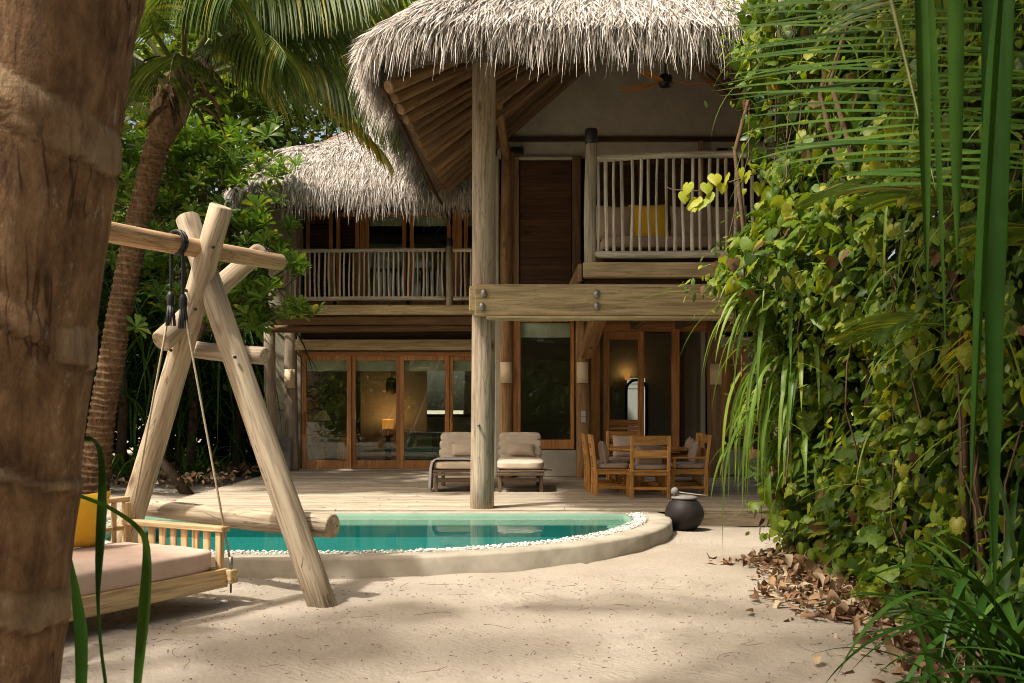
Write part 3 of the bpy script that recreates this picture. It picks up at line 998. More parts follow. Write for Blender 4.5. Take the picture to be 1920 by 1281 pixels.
def glazed(name, x0, x1, yy, z0, z1, st, rb, rt, mat, parent, glass=True, depth=.06, label=None):
    """door or window leaf: stiles and rails as one frame, the pane a piece of its own"""
    m = MB()
    m.box(x0, x0 + st, yy, yy + depth, z0, z1)
    m.box(x1 - st, x1, yy, yy + depth, z0, z1)
    m.box(x0 + st, x1 - st, yy + .004, yy + depth - .004, z0, z0 + rb)
    m.box(x0 + st, x1 - st, yy + .004, yy + depth - .004, z1 - rt, z1)
    d = m.build(name, mat['z'], parent)
    if label:
        d['label'] = label
    if glass:
        bb('pane', x0 + st - .01, x1 - st + .01, yy + depth * .45, yy + depth * .55, z0 + rb - .01, z1 - rt + .01, M['glass'], d, .001)
    return d
RX, RZ = 2.63, 10.1
E1, G1 = roof_surface(-1.82, 7.1, 12.3, 25.5, 1.0, 6.50, (RX, 19.0, RZ), (RX, 22.5, RZ))
roof1 = build_roof('thatched_roof', E1, G1, .30, .50, .045, villa, 'large weathered thatch roof over the tower and balcony')
fidx = np.where((E1[:, 1] < 15.2))[0]
lidx = np.where((E1[:, 0] < -1.2) & (E1[:, 1] < 24))[0]
bidx = np.where((E1[:, 1] >= 15.2))[0]
strands('thatch', E1, G1, .30, fidx, 42000, (-.01, .40), (.26, .60), (.0042, .0098), .10, roof1, M['thatch'], (.02, .13), 1.0, 0.0, 34)
strands('fringe', E1, G1, .30, fidx, 10000, (-.012, .05), (.22, .50), (.0045, .010), .55, roof1, M['thatch'], (.0, .1))
strands('fringe', E1, G1, .30, fidx, 4200, (-.012, .02), (.15, .50), (.0045, .010), .8, roof1, M['thatch'], (-.15, .05), 1.0, -.12)
strands('fringe', E1, G1, .30, lidx, 3800, (-.012, .03), (.18, .42), (.005, .010), .8, roof1, M['thatch'], (.0, .1), 1.0, -.06)
strands('thatch', E1, G1, .30, bidx, 9000, (-.01, .95), (.4, .7), (.008, .013), .10, roof1, M['thatch'])
# rafters fan out from the ridge end; those behind it run square to the ridge
def under(x):
    return 5.80 + (min(x, 2 * RX - x) + 1.62) * .885
yl = 12.95
i = 0
while yl < 24.2:
    for sgn in (-1, 1):
        xl = -1.60 + .035 * (yl - 13.2)
        yu = max(yl * .25 + 19.0 * .75, yl) if yl < 19 else yl
        f = .93
        a = Vector((xl, yl, under(xl) - .02))
        xu = xl + (RX - xl) * f
        b_ = Vector((xu, yl + (max(19.0, yl) - yl) * f * .86, under(xu) - .02))
        if sgn > 0:
            a.x = 2 * RX - a.x; b_.x = 2 * RX - b_.x
            if yl < 13.6:
                continue
        log('rafter', a, b_, random.uniform(.078, .095), random.uniform(.055, .07), M['rafter'], roof1, 10, 6, .035, .03)
    yl += .52
# thin dark log standing in for the shadow line along the left eave
log('eave_shadow_line', (-1.70, 13.1, 5.83), (-1.36, 23.5, 5.83), .03, .03, M['darkwood'], roof1, 8, 4)

E2, G2 = roof_surface(-5.95, 1.0, 20.75, 27.0, .8, 6.42, (-4.35, 23.3, 7.85), (-1.2, 23.7, 9.3))
roof2 = build_roof('thatched_roof', E2, G2, .26, .34, .06, villa, 'smaller pale thatch roof over the left wing')
fidx = np.where((E2[:, 1] < 24) & (E2[:, 0] < -.6))[0]
strands('thatch', E2, G2, .26, fidx, 38000, (-.01, .98), (.22, .50), (.005, .0105), .10, roof2, M['thatch'], (.02, .13), 1.0, 0.0, 13)
strands('fringe', E2, G2, .26, fidx, 7500, (-.012, .06), (.25, .55), (.005, .0105), .55, roof2, M['thatch'], (.0, .1))
strands('fringe', E2, G2, .26, fidx, 2500, (-.012, .02), (.22, .5), (.006, .012), .85, roof2, M['thatch'], (-.15, .05), 1.0, -.12)
capm = MB().tube([(-4.62, 23.28, 7.66), (-4.2, 23.3, 7.86), (-3.7, 23.4, 8.10)], [.05, .09, .07], 10)
capm.build('ridge_cap', M['ridgecap'], roof2, True)
for yy in np.arange(-5.6, -.6, .5):
    log('rafter', (yy, 21.0, 6.14), (yy + .2, 23.2, 7.35), .07, .06, M['rafter'], roof2, 8, 3)
for yy in np.arange(21.3, 24.0, .5):
    log('rafter', (-5.7, yy, 6.12), (-4.4, yy * .5 + 11.65, 7.25), .07, .06, M['rafter'], roof2, 8, 3)

# big front pillar and the bolted beam
pil = log('pillar', (-.42, 14.20, .16), (-.40, 14.32, 7.0), .172, .165, M['grey_log'], villa, 22, 14, .012)
bm_ = bb('beam', -.52, 4.6, 13.86, 14.02, 2.91, 3.35, M['beam'], villa, .015)
bb('beam', -.36, 4.6, 13.845, 14.10, 2.862, 2.906, M['beam'], villa, .012)
bb('beam', -.60, -.50, 13.90, 14.5, 2.98, 3.33, M['beam'], villa, .015)
for (px, py) in ((907, 550), (904, 575), (1119, 551), (1119, 574)):
    q = P(px, py, 13.84)
    V, F = lathedata([(.0, -.02), (.042, -.02), (.046, .0), (.040, .018), (.018, .03), (.0, .032)], 12)
    bo = obj('bolt', mesh('bolt', V, F, M['steel'], True), bm_, mw=Matrix.Translation(q) @ Matrix.Rotation(R(90), 4, 'X'))
    bo.scale = (1, 1.3, 1)
log('knot_bolt', P(897, 797, 14.06), P(897, 797, 13.99), .022, .02, M['steel'], pil, 8, 1)
# secondary post carrying the beam's far end
log('post', (3.78, 14.2, .16), (3.78, 14.2, 2.86), .15, .15, M['grey_log'], villa, 14, 5)

# right balcony: floor, edge beam, posts and stick railing
bb('floor', 1.02, 7.0, 14.14, 20.2, 3.40, 3.46, M['darkwood'], villa)
bb('beam', 1.00, 6.0, 13.98, 14.14, 3.462, 3.675, M['beam'], villa, .012)
bb('beam', .93, .99, 14.02, 20.2, 3.40, 3.66, M['rafter'], villa, .012)
for xx in np.arange(1.5, 6, .9):
    bb('joist', xx, xx + .14, 14.16, 20.2, 3.22, 3.395, M['rafter'], villa)
def railing(x0, x1, yy, zb, zt, step, rb, rr_, label, posts, bend=.04, mat=M['pale_rail']):
    rl = log('railing', (x0, yy, zt), (x1, yy, zt + .01), rr_, rr_ * .95, mat, villa, 12, 10, .05, bend)
    rl['label'] = label
    log('bottom_rail', (x0, yy, zb), (x1, yy, zb + .01), rr_ * 1.05, rr_, mat, rl, 12, 10, .05, bend * .5)
    x = x0 + step * .6
    k = 0
    while x < x1 - .03:
        xa = x + random.uniform(-.012, .012)
        log('baluster', (xa, yy, zb), (xa + random.uniform(-.012, .012), yy, zt), rb * random.uniform(.85, 1.2), rb * random.uniform(.8, 1.1), mat, rl, 8, 6, .09, .008, .002)
        x += step
        k += 1
    return rl
railing(1.13, 4.3, 14.06, 3.80, 5.15, .122, .024, .052, 'tall pale stick railing of the tower balcony', None, .05)
p_ = log('railing_post', (1.10, 14.06, 3.66), (1.12, 14.06, 5.36), .085, .08, M['rail'], villa, 14, 6, .03)
V, F = lathedata([(.082, 0), (.088, .01), (.088, .20), (.08, .215), (.0, .216)], 18)
obj('cap', mesh('cap', V, F, M['black'], True), p_, loc=(1.12, 14.06, 5.35))

# left wing: balcony, beams and doors
bb('floor', -5.1, -.3, 21.35, 22.85, 3.74, 3.80, M['rafter'], villa)
bb('beam', -5.25, -.3, 21.2, 21.345, 3.60, 3.81, M['beam'], villa, .012)
bb('beam', -5.2, -.3, 21.50, 21.66, 3.42, 3.595, M['rafter'], villa, .012)
log('beam', (-5.35, 21.80, 3.36), (-.3, 21.80, 3.36), .085, .085, M['rafter'], villa, 12, 8, .06)
bb('beam', -4.95, -.3, 22.45, 22.62, 2.92, 3.16, M['beam'], villa, .012)
for xx in np.arange(-5, -.4, .62):
    bb('joist', xx, xx + .12, 21.67, 22.88, 3.56, 3.735, M['darkwood'], villa)
rl = railing(-4.80, -1.42, 21.27, 3.95, 4.98, .105, .022, .042, 'low stick railing of the left wing balcony', None, .02)
railing(-1.26, -.42, 21.27, 3.95, 4.98, .105, .022, .042, 'short stick railing between wing post and tower', None, .01)
for px in (-4.86, -1.34):
    p_ = log('railing_post', (px, 21.27, 3.80), (px, 21.27, 5.07), .075, .07, M['rail'], villa, 12, 4, .03)
    if px > -2:
        V, F = lathedata([(.072, 0), (.078, .01), (.078, .16), (.07, .172), (.0, .173)], 16)
        obj('cap', mesh('cap', V, F, M['black'], True), p_, loc=(px, 21.27, 5.065))
log('post', (-5.00, 22.55, .16), (-5.00, 22.55, 3.4), .15, .14, M['grey_log'], villa, 14, 6)
log('post', (-5.32, 21.9, 0), (-5.32, 21.9, 3.4), .14, .13, M['grey_log'], villa, 12, 5)
log('post', (-4.86, 22.6, 3.8), (-4.86, 22.6, 6.4), .12, .12, M['rail'], villa, 12, 4)
bb('wall', -5.6, -4.86, 22.9, 23.05, 0, 6.2, M['innerwall'], villa)
bb('wall', -4.86, -.3, 22.9, 23.05, 2.93, 4.0, M['darkwood'], villa)
bb('wall', -5.45, -4.95, 22.3, 22.5, 0.0, .95, M['stonegrey'], villa, .03)
bb('door_head', -4.86, -.3, 22.70, 22.88, 2.80, 2.90, M['teak'], villa)
bb('threshold', -4.86, -.3, 22.62, 22.88, .196, .225, M['concrete'], villa)
def handle(x, y, z, parent):
    pts = [(x, y - .02, z - .25), (x - .015, y - .06, z - .20), (x + .02, y - .08, z - .05), (x - .005, y - .075, z + .08), (x + .02, y - .05, z + .2), (x + .01, y - .02, z + .25)]
    V, F = tubedata(pts, [.018, .026, .032, .028, .024, .016], 8)
    obj('handle', mesh('handle', V, F, M['chair']['z'], True), parent)
for k in range(4):
    x0 = -4.80 + k * 1.118
    d = glazed('sliding_door', x0, x0 + 1.13, 22.72 + (k % 2) * .07, .226, 2.80, .10, .19, .10, M['teak'], villa)
    if k == 0:
        handle(x0 + .05, 22.72, 1.27, d)
    if k == 3:
        handle(x0 + .05, 22.78, 1.27, d)
    m = MB().box(x0 + .08, x0 + 1.05, 22.93, 22.97, 2.46, 2.78)
    m.build('blind', M['blind'], villa)
# upper wing windows
xw = [-4.72, -4.22, -3.62, -3.30, -2.28, -1.30, -.55]
for a, b_, gl in ((-4.72, -4.10, 0), (-4.02, -3.50, 0), (-3.36, -2.42, 1), (-2.34, -1.40, 1), (-1.10, -.42, 1)):
    d = glazed('window', a, b_, 22.78, 3.80, 6.1, .09, .25, .1, M['teak'], villa, bool(gl))
    if gl:
        bb('blind', a + .08, b_ - .08, 22.92, 22.96, 5.80, 6.08, M['blind'], d)
    else:
        bb('shade_backing', a + .08, b_ - .08, 22.85, 22.87, 3.9, 6.05, M['darkwood'], d)  # dark board added as shade behind the louvres, hiding the bright room
        for zz in np.arange(4.1, 5.95, .085):
            cbox('louvre', ((a + b_) / 2, 22.81, zz), (b_ - a - .19, .012, .075), M['darkwood'], d, (R(-35), 0, 0), .002)
bb('frame_post', -1.36, -1.14, 22.72, 22.88, 3.8, 6.15, M['teak'], villa)
bb('frame_post', -3.48, -3.36, 22.74, 22.88, 3.8, 6.15, M['teak'], villa)

# room behind the sliding doors and the storey above
bb('floor', -5.4, -.3, 23.06, 28.0, .10, .20, M['floorin'], villa)
bb('wall', -5.4, -2.7, 28.0, 28.15, .1, 6.4, M['innerwall'], villa)
bb('wall', -2.7, -.3, 28.0, 28.15, .1, 1.35, M['innerwall'], villa)
bb('wall', -2.7, -.3, 28.0, 28.15, 2.85, 6.4, M['innerwall'], villa)
glazed('window', -2.7, -.4, 28.04, 1.35, 2.85, .07, .08, .08, M['darkwood'], villa)  # rear window added to let daylight into the room
bb('wall', -.26, 1.5, 24.5, 24.6, .1, 6.6, M['innerwall'], villa)
bb('wall', 1.6, 5.0, 28.0, 28.15, .0, 3.2, M['pale_wall'], villa)
bb('wall', -5.55, -5.4, 23.06, 28.0, .1, 6.2, M['innerwall'], villa)
bb('ceiling', -5.4, -.3, 23.06, 28.0, 3.2, 3.5, M['darkwood'], villa)
bb('ceiling', -5.5, -.38, 22.92, 28.3, 6.22, 6.32, M['darkwood'], villa)  # unseen slab added to stop light leaking in under the roof
# tower walls
bb('wall', -.36, -.26, 20.42, 28.0, .1, 6.8, M['plaster'], villa, .02)
bb('wall', -.36, -.22, 20.26, 20.42, .2, 3.45, M['plaster'], villa, .03)
bb('wall', .1, 1.34, 20.30, 20.50, .2, .76, M['plaster'], villa, .03)
bb('floor', -.26, 6.7, 20.5, 24.8, 3.46, 3.76, M['darkwood'], villa)
bb('wall', -.26, 6.7, 24.8, 24.9, 3.46, 9.0, M['innerwall'], villa)
bb('floor', -.26, 6.7, 20.5, 27.9, .10, .20, M['floorin'], villa)
bb('beam', -.3, 1.6, 20.20, 20.40, 3.46, 3.74, M['rafter'], villa)
def tower_post(x, z0, z1, mat, r=.145):
    return log('post', (x, 20.28, z0), (x, 20.28, z1), r, r * .96, mat, villa, 16, 8, .025)
tp1 = tower_post(-.12, .16, 3.5, M['post_log'])
tp2 = tower_post(1.44, .16, 3.5, M['post_log'])
tower_post(-.10, 3.7, 6.85, M['rafter'], .13)
bb('frame_post', .02, .10, 20.28, 20.42, .76, 3.46, M['teak'], villa)
w = glazed('window', .10, 1.27, 20.30, .78, 3.44, .075, .19, .07, M['teak'], villa)
bb('blind', .18, 1.19, 20.42, 20.46, 3.06, 3.36, M['blind'], w)
# upper tower: plank door, frame, plaster band, gable
dz0, dz1 = 3.78, 6.66
dd = bb('door', .15, 1.22, 20.36, 20.40, dz0, dz1, M['darkwood'], villa)
for zz in np.arange(dz0, dz1 - .05, .152):
    bb('board', .16, 1.21, 20.325 + rng.uniform(0, .003), 20.362, zz + .001, zz + .151, M['darkwood'], dd, .002)
bb('frame_post', -.02, .145, 20.27, 20.42, 3.76, 6.74, M['rafter'], villa)
bb('frame_post', 1.225, 1.40, 20.27, 20.42, 3.76, 6.74, M['rafter'], villa)
bb('lintel', -.02, 1.40, 20.28, 20.41, 6.68, 6.74, M['plaster'], villa)
bb('wall', -.3, 6.6, 20.42, 20.56, 6.74, 7.07, M['plaster'], villa)
bb('beam', -.3, 6.6, 20.34, 20.44, 7.08, 7.16, M['darkwood'], villa)
gz = lambda x: under(x) + .10
gv = [(-.4, 20.42, 7.12), (5.66, 20.42, 7.12), (5.66, 20.42, 7.15), (RX, 20.42, gz(RX)), (-.4, 20.42, 7.15)]
gv = [(-.6, 20.43, 7.075), (5.86, 20.43, 7.075), (5.86, 20.43, gz(5.86)), (RX, 20.43, gz(RX)), (-.6, 20.43, gz(-.6))]
gv2 = [(x, 20.56, z) for x, y, z in gv]
obj('gable', mesh('gable', gv + gv2, [(4, 3, 2, 1, 0)[::-1], (5, 6, 7, 8, 9)] + [(i, (i + 1) % 5, (i + 1) % 5 + 5, i + 5) for i in range(5)], M['plaster']), villa)
bb('wall', 1.40, 6.6, 20.46, 20.56, 3.76, 6.74, M['darkwood'], villa)
for xx in (1.62, 2.75, 3.9, 5.0):
    d = glazed('window', xx, xx + 1.05, 20.36, 3.8, 6.7, .09, .2, .1, M['darkwood'], villa)
for xx in (3.80, 1.5):
    bb('frame_post', xx, xx + .1, 20.27, 20.355, 3.76, 7.06, M['rafter'], villa)
log('strut', (-.10, 20.15, 6.70), (-.32, 16.6, 7.28), .085, .08, M['rafter'], villa, 12, 5)
bb('wall', 6.6, 6.75, 20.3, 28.0, .1, 6.8, M['plaster'], villa)
for (px, py) in ((970, 281), (1355, 283)):
    q = P(px, py, 20.25)
    lb = bb('floodlight', q.x - .12, q.x + .12, q.y, q.y + .1, q.z - .07, q.z + .06, M['black'], None, .02)
    tag(lb, 'small black light fitting above the dark plank door' if px < 1000 else 'small black light fitting behind the tower balcony', 'light fitting')
# knee bracket under the balcony
bv = [(1.30, 19.9, 3.42), (1.30, 19.9, 2.88), (1.30, 19.0, 3.42), (1.48, 19.9, 3.42), (1.48, 19.9, 2.88), (1.48, 19.0, 3.42)]
br0, br1 = Vector((1.50, 20.05, 2.72)), Vector((1.62, 18.4, 3.36))
mw = Matrix.Translation((br0 + br1) / 2) @ (br1 - br0).to_track_quat('Z', 'X').to_matrix().to_4x4()
V, F = boxdata((.26, .26, (br1 - br0).length), .02)
obj('bracket', mesh('bracket', V, F, M['post_log']['z']), villa, mw=mw)

# dining veranda back wall: folding doors, posts, entry door
bb('beam', 1.6, 6.6, 20.9, 21.1, 3.22, 3.45, M['teak'], villa)
fd = glazed('folding_door', 1.92, 2.78, 20.95, .21, 3.22, .13, .30, .16, M['teak'], villa, False)
bb('pane', 2.04, 2.66, 20.975, 20.985, 1.38, 3.07, M['glass'], fd, .001)
bb('mid_rail', 2.05, 2.65, 20.955, 21.005, 1.24, 1.37, M['teak'], fd)
for zz in np.arange(.56, 1.2, .09):
    cbox('louvre', (2.35, 20.98, zz), (.60, .012, .08), M['teak'], fd, (R(-35), 0, 0), .002)
bb('frame_post', 1.66, 1.84, 20.86, 21.02, .2, 3.3, M['teak'], villa)
bb('frame_post', 3.36, 3.50, 20.80, 21.02, .2, 3.4, M['teak'], villa)
bb('frame_post', 3.54, 3.64, 20.92, 21.06, .2, 3.4, M['darkwood'], villa)
log('post', (4.12, 20.3, .16), (4.12, 20.3, 3.45), .15, .145, M['rafter'], villa, 14, 6)
bb('wall', 4.28, 6.6, 20.9, 21.04, .2, .74, M['plaster'], villa, .03)
ed = bb('door', 4.36, 4.94, 20.94, 20.99, .76, 2.9, M['teak'], villa)
bb('pane', 4.52, 4.78, 20.925, 20.935, 1.1, 2.65, M['glass'], ed, .001)
bb('panel', 4.42, 4.88, 20.928, 20.938, .80, 1.02, M['darkwood'], ed, .004)
bb('wall', 4.30, 5.10, 20.99, 21.06, .74, 3.12, M['plaster'], villa)
bb('wall', 5.1, 6.6, 20.92, 21.06, .74, 3.4, M['darkwood'], villa)
bb('wall', 1.5, 2.84, 24.6, 24.72, .2, 3.455, M['innerwall'], villa)
bb('wall', 3.30, 6.6, 24.6, 24.72, .2, 3.455, M['innerwall'], villa)
bb('wall', 2.84, 3.30, 24.6, 24.72, 2.35, 3.455, M['innerwall'], villa)
bb('wall', 4.0, 4.1, 21.1, 24.6, .2, 3.4, M['innerwall'], villa)
V, F = lathedata([(.52, 0), (.56, .02), (.56, .06), (.52, .08)], 32)

# ------------------------------------------------------------------ fittings and furniture
def wall_lamp(c, label, r=.115, h=.42):
    t = thing('wall_lamp', label, 'lamp', (c[0], c[1], c[2] - h / 2), 0, 'cylindrical wall lamps on the posts')
    V, F = [], []
    n = 20
    for z in (0, h):
        for rr_ in (r, r - .006):
            for k in range(n + 1):
                a = math.pi + math.pi * k / n
                V.append((rr_ * math.cos(a), rr_ * math.sin(a) * 1.0, z))
    m = n + 1
    for k in range(n):
        F += [(k, k + 1, 2 * m + k + 1, 2 * m + k), (m + k + 1, m + k, 3 * m + k, 3 * m + k + 1), (k + 1, k, m + k, m + k + 1), (2 * m + k, 2 * m + k + 1, 3 * m + k + 1, 3 * m + k)]
    o = obj('shade', mesh('shade', V, F, M['shade'], True)); o.parent = t
    o = obj('back_plate', mesh('back_plate', *boxdata((r * 1.6, .03, h * .8), .004), M['black'])); o.parent = t; o.location = (0, .0, h / 2)
    return t
wall_lamp((-.12, 20.12, 2.33), 'tan cylindrical wall lamp on the round post behind the front pillar')
wall_lamp((1.42, 20.12, 2.33), 'tan cylindrical wall lamp on the post with the light switch')
wall_lamp((-5.0, 22.40, 2.27), 'tan cylindrical wall lamp left of the sliding glass doors')
wall_lamp((4.12, 20.14, 2.30), 'tan cylindrical wall lamp on the post behind the dining chairs')
for i, zz in enumerate((1.38, 1.50)):
    sw = bb('light_switch', 1.40, 1.49, 20.115, 20.135, zz - .055, zz + .055, M['switch'], None, .004)
    tag(sw, ('lower' if i == 0 else 'upper') + ' cream switch plate on the post below the wall lamp', 'switch')

# ceiling fan under the big roof
fan = thing('ceiling_fan', 'three bladed brown ceiling fan under the thatch roof', 'fan', (2.62, 17.0, 7.2))
V, F = lathedata([(.0, -.1), (.10, -.09), (.12, -.02), (.12, .08), (.06, .12), (.02, .14)], 18)
obj('motor', mesh('motor', V, F, M['black'], True), fan, loc=(2.62, 17.0, 7.2))
log('rod', (2.62, 17, 7.3), (2.62, 17, 8.8), .018, .018, M['black'], fan, 8, 1, 0)
for a in (5, 148, 232):
    m = MB()
    pts = [(.10, .03), (.25, .055), (.6, .065), (.82, .05), (.86, 0)]
    V = [(x, w_, .0 + w_ * .15) for x, w_ in pts] + [(x, -w_, -w_ * .15) for x, w_ in pts[::-1]]
    V2 = [(x, y_, z - .012) for x, y_, z in V]
    k = len(V)
    F = [list(range(k)), list(range(k, 2 * k))[::-1]] + [(i, i + k, (i + 1) % k + k, (i + 1) % k) for i in range(k)]
    obj('blade', mesh('blade', V + V2, F, M['teak']['x']), fan, mw=Matrix.Translation((2.62, 17, 7.18)) @ Matrix.Rotation(R(a), 4, 'Z'))

# interior seen through the glass
ds = thing('desk', 'light wooden desk behind the leftmost glass door', 'desk', (-4.35, 24.2, .2))
bb('top', -5.1, -3.75, 23.9, 24.5, .93, .97, M['chair'], ds)
bb('side_panel', -4.22, -3.78, 24.0, 24.4, .2, .93, M['chair'], ds)
for xx in (-5.05,):
    bb('leg', xx, xx + .06, 24.0, 24.06, .2, .93, M['chair'], ds)
st = thing('stool', 'small wooden stool under the desk', 'stool', (-4.7, 23.95, .2))
bb('seat', -4.88, -4.52, 23.75, 24.1, .62, .68, M['chair'], st)
for a in (-4.86, -4.58):
    for b_ in (23.78, 24.03):
        bb('leg', a, a + .04, b_, b_ + .04, .2, .62, M['chair'], st)
tl = thing('table_lamp', 'table lamp with pale cone shade on the desk', 'lamp', (-4.62, 24.2, .97))
V, F = lathedata([(.10, 0), (.10, .02), (.03, .05), (.05, .14), (.03, .28), (.015, .32), (.012, .45)], 16)
obj('base', mesh('base', V, F, M['pot'], True), tl, loc=(-4.62, 24.2, .972))
V, F = lathedata([(.235, .33), (.17, .45), (.09, .54), (.07, .56)], 20)
obj('shade', mesh('shade', V, F, M['shade'], True), tl, loc=(-4.62, 24.2, .972))
tl = thing('table_lamp', 'glowing orange table lamp behind the second glass door', 'lamp', (-3.28, 26.3, .2))
V, F = lathedata([(.16, 0), (.16, .03), (.06, .06), (.10, .35), (.05, .62), (.12, .66), (.12, .68), (.02, .70), (.02, .80)], 16)
obj('base', mesh('base', V, F, M['pot'], True), tl, loc=(-3.28, 26.3, .202))
V, F = lathedata([(.15, .86), (.15, 1.10)], 20)
sh = obj('shade', mesh('shade', V, F[:-2], M['glow'], True), tl, loc=(-3.28, 26.3, .202))
pl = bpy.data.lights.new('lamp_bulb', 'POINT'); pl.energy = 8; pl.color = (1, .5, .18); pl.shadow_soft_size = .06
plo = bpy.data.objects.new('lamp_bulb', pl); C.objects.link(plo); plo.location = (-3.28, 26.3, 1.36); attach(plo, tl)
cab = thing('green_daybed', 'bright green low daybed inside the room behind glass', 'daybed', (-2.1, 25.0, .2))
bb('panel', -2.75, -2.0, 24.95, 25.0, .32, .92, M['green'], cab)
bb('panel', -1.88, -1.2, 24.95, 25.0, .32, .92, M['green'], cab)
bb('frame', -2.82, -1.12, 25.0, 25.9, .22, .98, M['darkwood'], cab)
bb('leg', -1.98, -1.90, 24.93, 25.0, .2, .98, M['black'], cab)
bb('wall', -4.1, -2.3, 26.9, 27.0, .2, 3.2, M['innerwall'], villa)  # partition added close behind the glowing lamp to catch its light
pic = thing('hanging_lantern', 'dark woven lantern hanging behind the glass doors', 'lantern', (-3.2, 26.5, 2.2))
V, F = lathedata([(.06, -.22), (.14, -.18), (.17, 0), (.14, .18), (.06, .22)], 14)
obj('shade', mesh('shade', V, F, M['darkwood']['z'], True), pic, loc=(-3.2, 26.5, 2.2))
log('cord', (-3.2, 26.5, 2.4), (-3.2, 26.5, 3.2), .008, .008, M['black'], pic, 6, 1, 0)
# arched mirror, sconce and plant in the veranda room
mr = thing('arched_doorway', 'black arched frame with pale courtyard wall showing behind the dining table', 'doorway', (3.07, 24.55, .2))
ap = [(-.25 * math.cos(math.pi * k / 14), 1.85 + .25 * math.sin(math.pi * k / 14)) for k in range(15)]
V, F = tubedata([(3.07 - .25, 24.56, .2)] + [(3.07 + x, 24.56, .2 + z) for x, z in ap] + [(3.07 + .25, 24.56, .2)], .035, 8)
obj('frame', mesh('frame', V, F, M['black'], True), mr)
for zz in (2.08, 2.2, 2.32):
    log('bar', (2.86, 24.57, zz), (3.28, 24.57, zz), .010, .010, M['steel'], mr, 6, 1, 0)
scn = thing('wall_sconce', 'small lit amber sconce on the inner wall', 'sconce', (2.92, 24.0, 2.3))
V, F = lathedata([(.05, 0), (.08, .12), (.07, .13)], 12)
obj('shade', mesh('shade', V, F, M['glow'], True), scn, loc=(2.82, 24.4, 2.30))
pl = bpy.data.lights.new('sconce_bulb', 'POINT'); pl.energy = 1.2; pl.color = (1, .55, .2); pl.shadow_soft_size = .04
plo = bpy.data.objects.new('sconce_bulb', pl); C.objects.link(plo); plo.location = (2.82, 24.4, 2.46); attach(plo, scn)
ip = thing('potted_plant', 'small leafy plant standing inside beyond the table', 'plant', (3.1, 23.6, .2))
V, F = lathedata([(.10, 0), (.15, .05), (.17, .3), (.15, .32)], 16)
obj('pot', mesh('pot', V, F, M['stonegrey'], True), ip, loc=(3.1, 23.6, .2))
m = MB()
for k in range(9):
    a = k * 2.4
    m.add(*strapdata((3.1, 23.6, .5), (math.cos(a) * .5, math.sin(a) * .5, 1), random.uniform(.45, .8), .07, .7, 7))
m.build('foliage', M['strap'], ip, True)

# sun loungers
def lounger(x, label):
    t = thing('sun_lounger', label, 'sun lounger', (x, 16.75, .2), 0, 'padded loungers on the deck')
    def part(o):
        o.parent = t; o.matrix_parent_inverse = Matrix()
        return o
    W = M['lounger']
    for sx in (-1, 1):
        part(cbox('leg', (sx * .35, .06, .17), (.06, .06, .34), W))
        part(cbox('leg', (sx * .33, 1.45, .17), (.06, .06, .34), W))
        part(cbox('side_rail', (sx * .37, .95, .335), (.035, 1.95, .075), W))
    part(cbox('front_apron', (0, -.035, .31), (.80, .03, .05), W))
    part(cbox('front_rail', (0, -.03, .36), (.80, .04, .038), W))
    part(cbox('stretcher', (0, .03, .21), (.64, .03, .07), W))
    part(cbox('arm_peg', (.46, .25, .37), (.16, .05, .03), W))
    for k in range(9):
        part(cbox('slat', (0, .1 + k * .13, .372), (.70, .08, .02), W))
    V, F = softdata(.80, 1.25, .15, 12, 6, .006, 0, 0, int(x * 10))
    part(obj('seat_cushion', mesh('seat_cushion', V, F, M['cushion'], True), None, loc=(0, .57, .455)))
    V, F = softdata(.78, .74, .14, 20, 6, .005, 4, .05, int(x * 10) + 3)
    o = part(obj('back_cushion', mesh('back_cushion', V, F, M['cushion'], True), None, loc=(0, 1.38, .68)))
    o.rotation_euler = (R(52), 0, 0)
    o = part(cbox('back_frame', (0, 1.44, .64), (.74, .70, .03), W)); o.rotation_euler = (R(52), 0, 0)
    return t
lounger(-.93, 'cream padded sun lounger left of the front pillar with a towel')
lounger(.145, 'cream padded sun lounger right of the front pillar')
def loose_pillow(name, label, c, size, rot, mat, seed, group=None, cat='pillow'):
    V, F = pillowdata(*size, 14, seed)
    o = obj(name, mesh(name, V, F, mat, True), None, mw=Matrix.Translation(Vector(c)) @ Euler(rot).to_matrix().to_4x4())
    return tag(o, label, cat, group)
loose_pillow('pillow', 'small cream pillow on the lounger left of the pillar', (-.86, 17.98, .87), (.46, .25, .14), (R(-38), 0, 0), M['cushion'], 3)
loose_pillow('pillow', 'small beige pillow on the lounger right of the pillar', (.16, 17.98, .87), (.50, .25, .15), (R(-38), R(2), 0), M['beige'], 4)
# towel draped over the side of the left lounger
V, F = [], []
path = [(-.55, .742), (-.8, .752), (-1.0, .75), (-1.16, .752), (-1.28, .745), (-1.345, .70), (-1.365, .60), (-1.375, .45), (-1.385, .33), (-1.39, .24)]
nw = 12
for j, (xx, zz) in enumerate(path):
    for i in range(nw + 1):
        f = i / nw
        fold = .016 * math.sin(f * 17 + j * .2) * min(1, j / 5)
        V.append((xx + fold * (1.4 if j > 4 else .3) - .0, 16.72 + f * (.55 + .03 * j * (1 if j < 6 else .6)) + .02 * math.sin(j), zz + (abs(fold) * .6 if j < 5 else .02 * math.sin(f * 9))))
for j in range(len(path) - 1):
    for i in range(nw):
        a = j * (nw + 1) + i
        F.append((a, a + 1, a + nw + 2, a + nw + 1))
tw = obj('towel', mesh('towel', V, F, M['towel'], True))
md = tw.modifiers.new('thick', 'SOLIDIFY'); md.thickness = .012; md.offset = 1
tag(tw, 'grey striped towel draped over the side of the left lounger', 'towel')

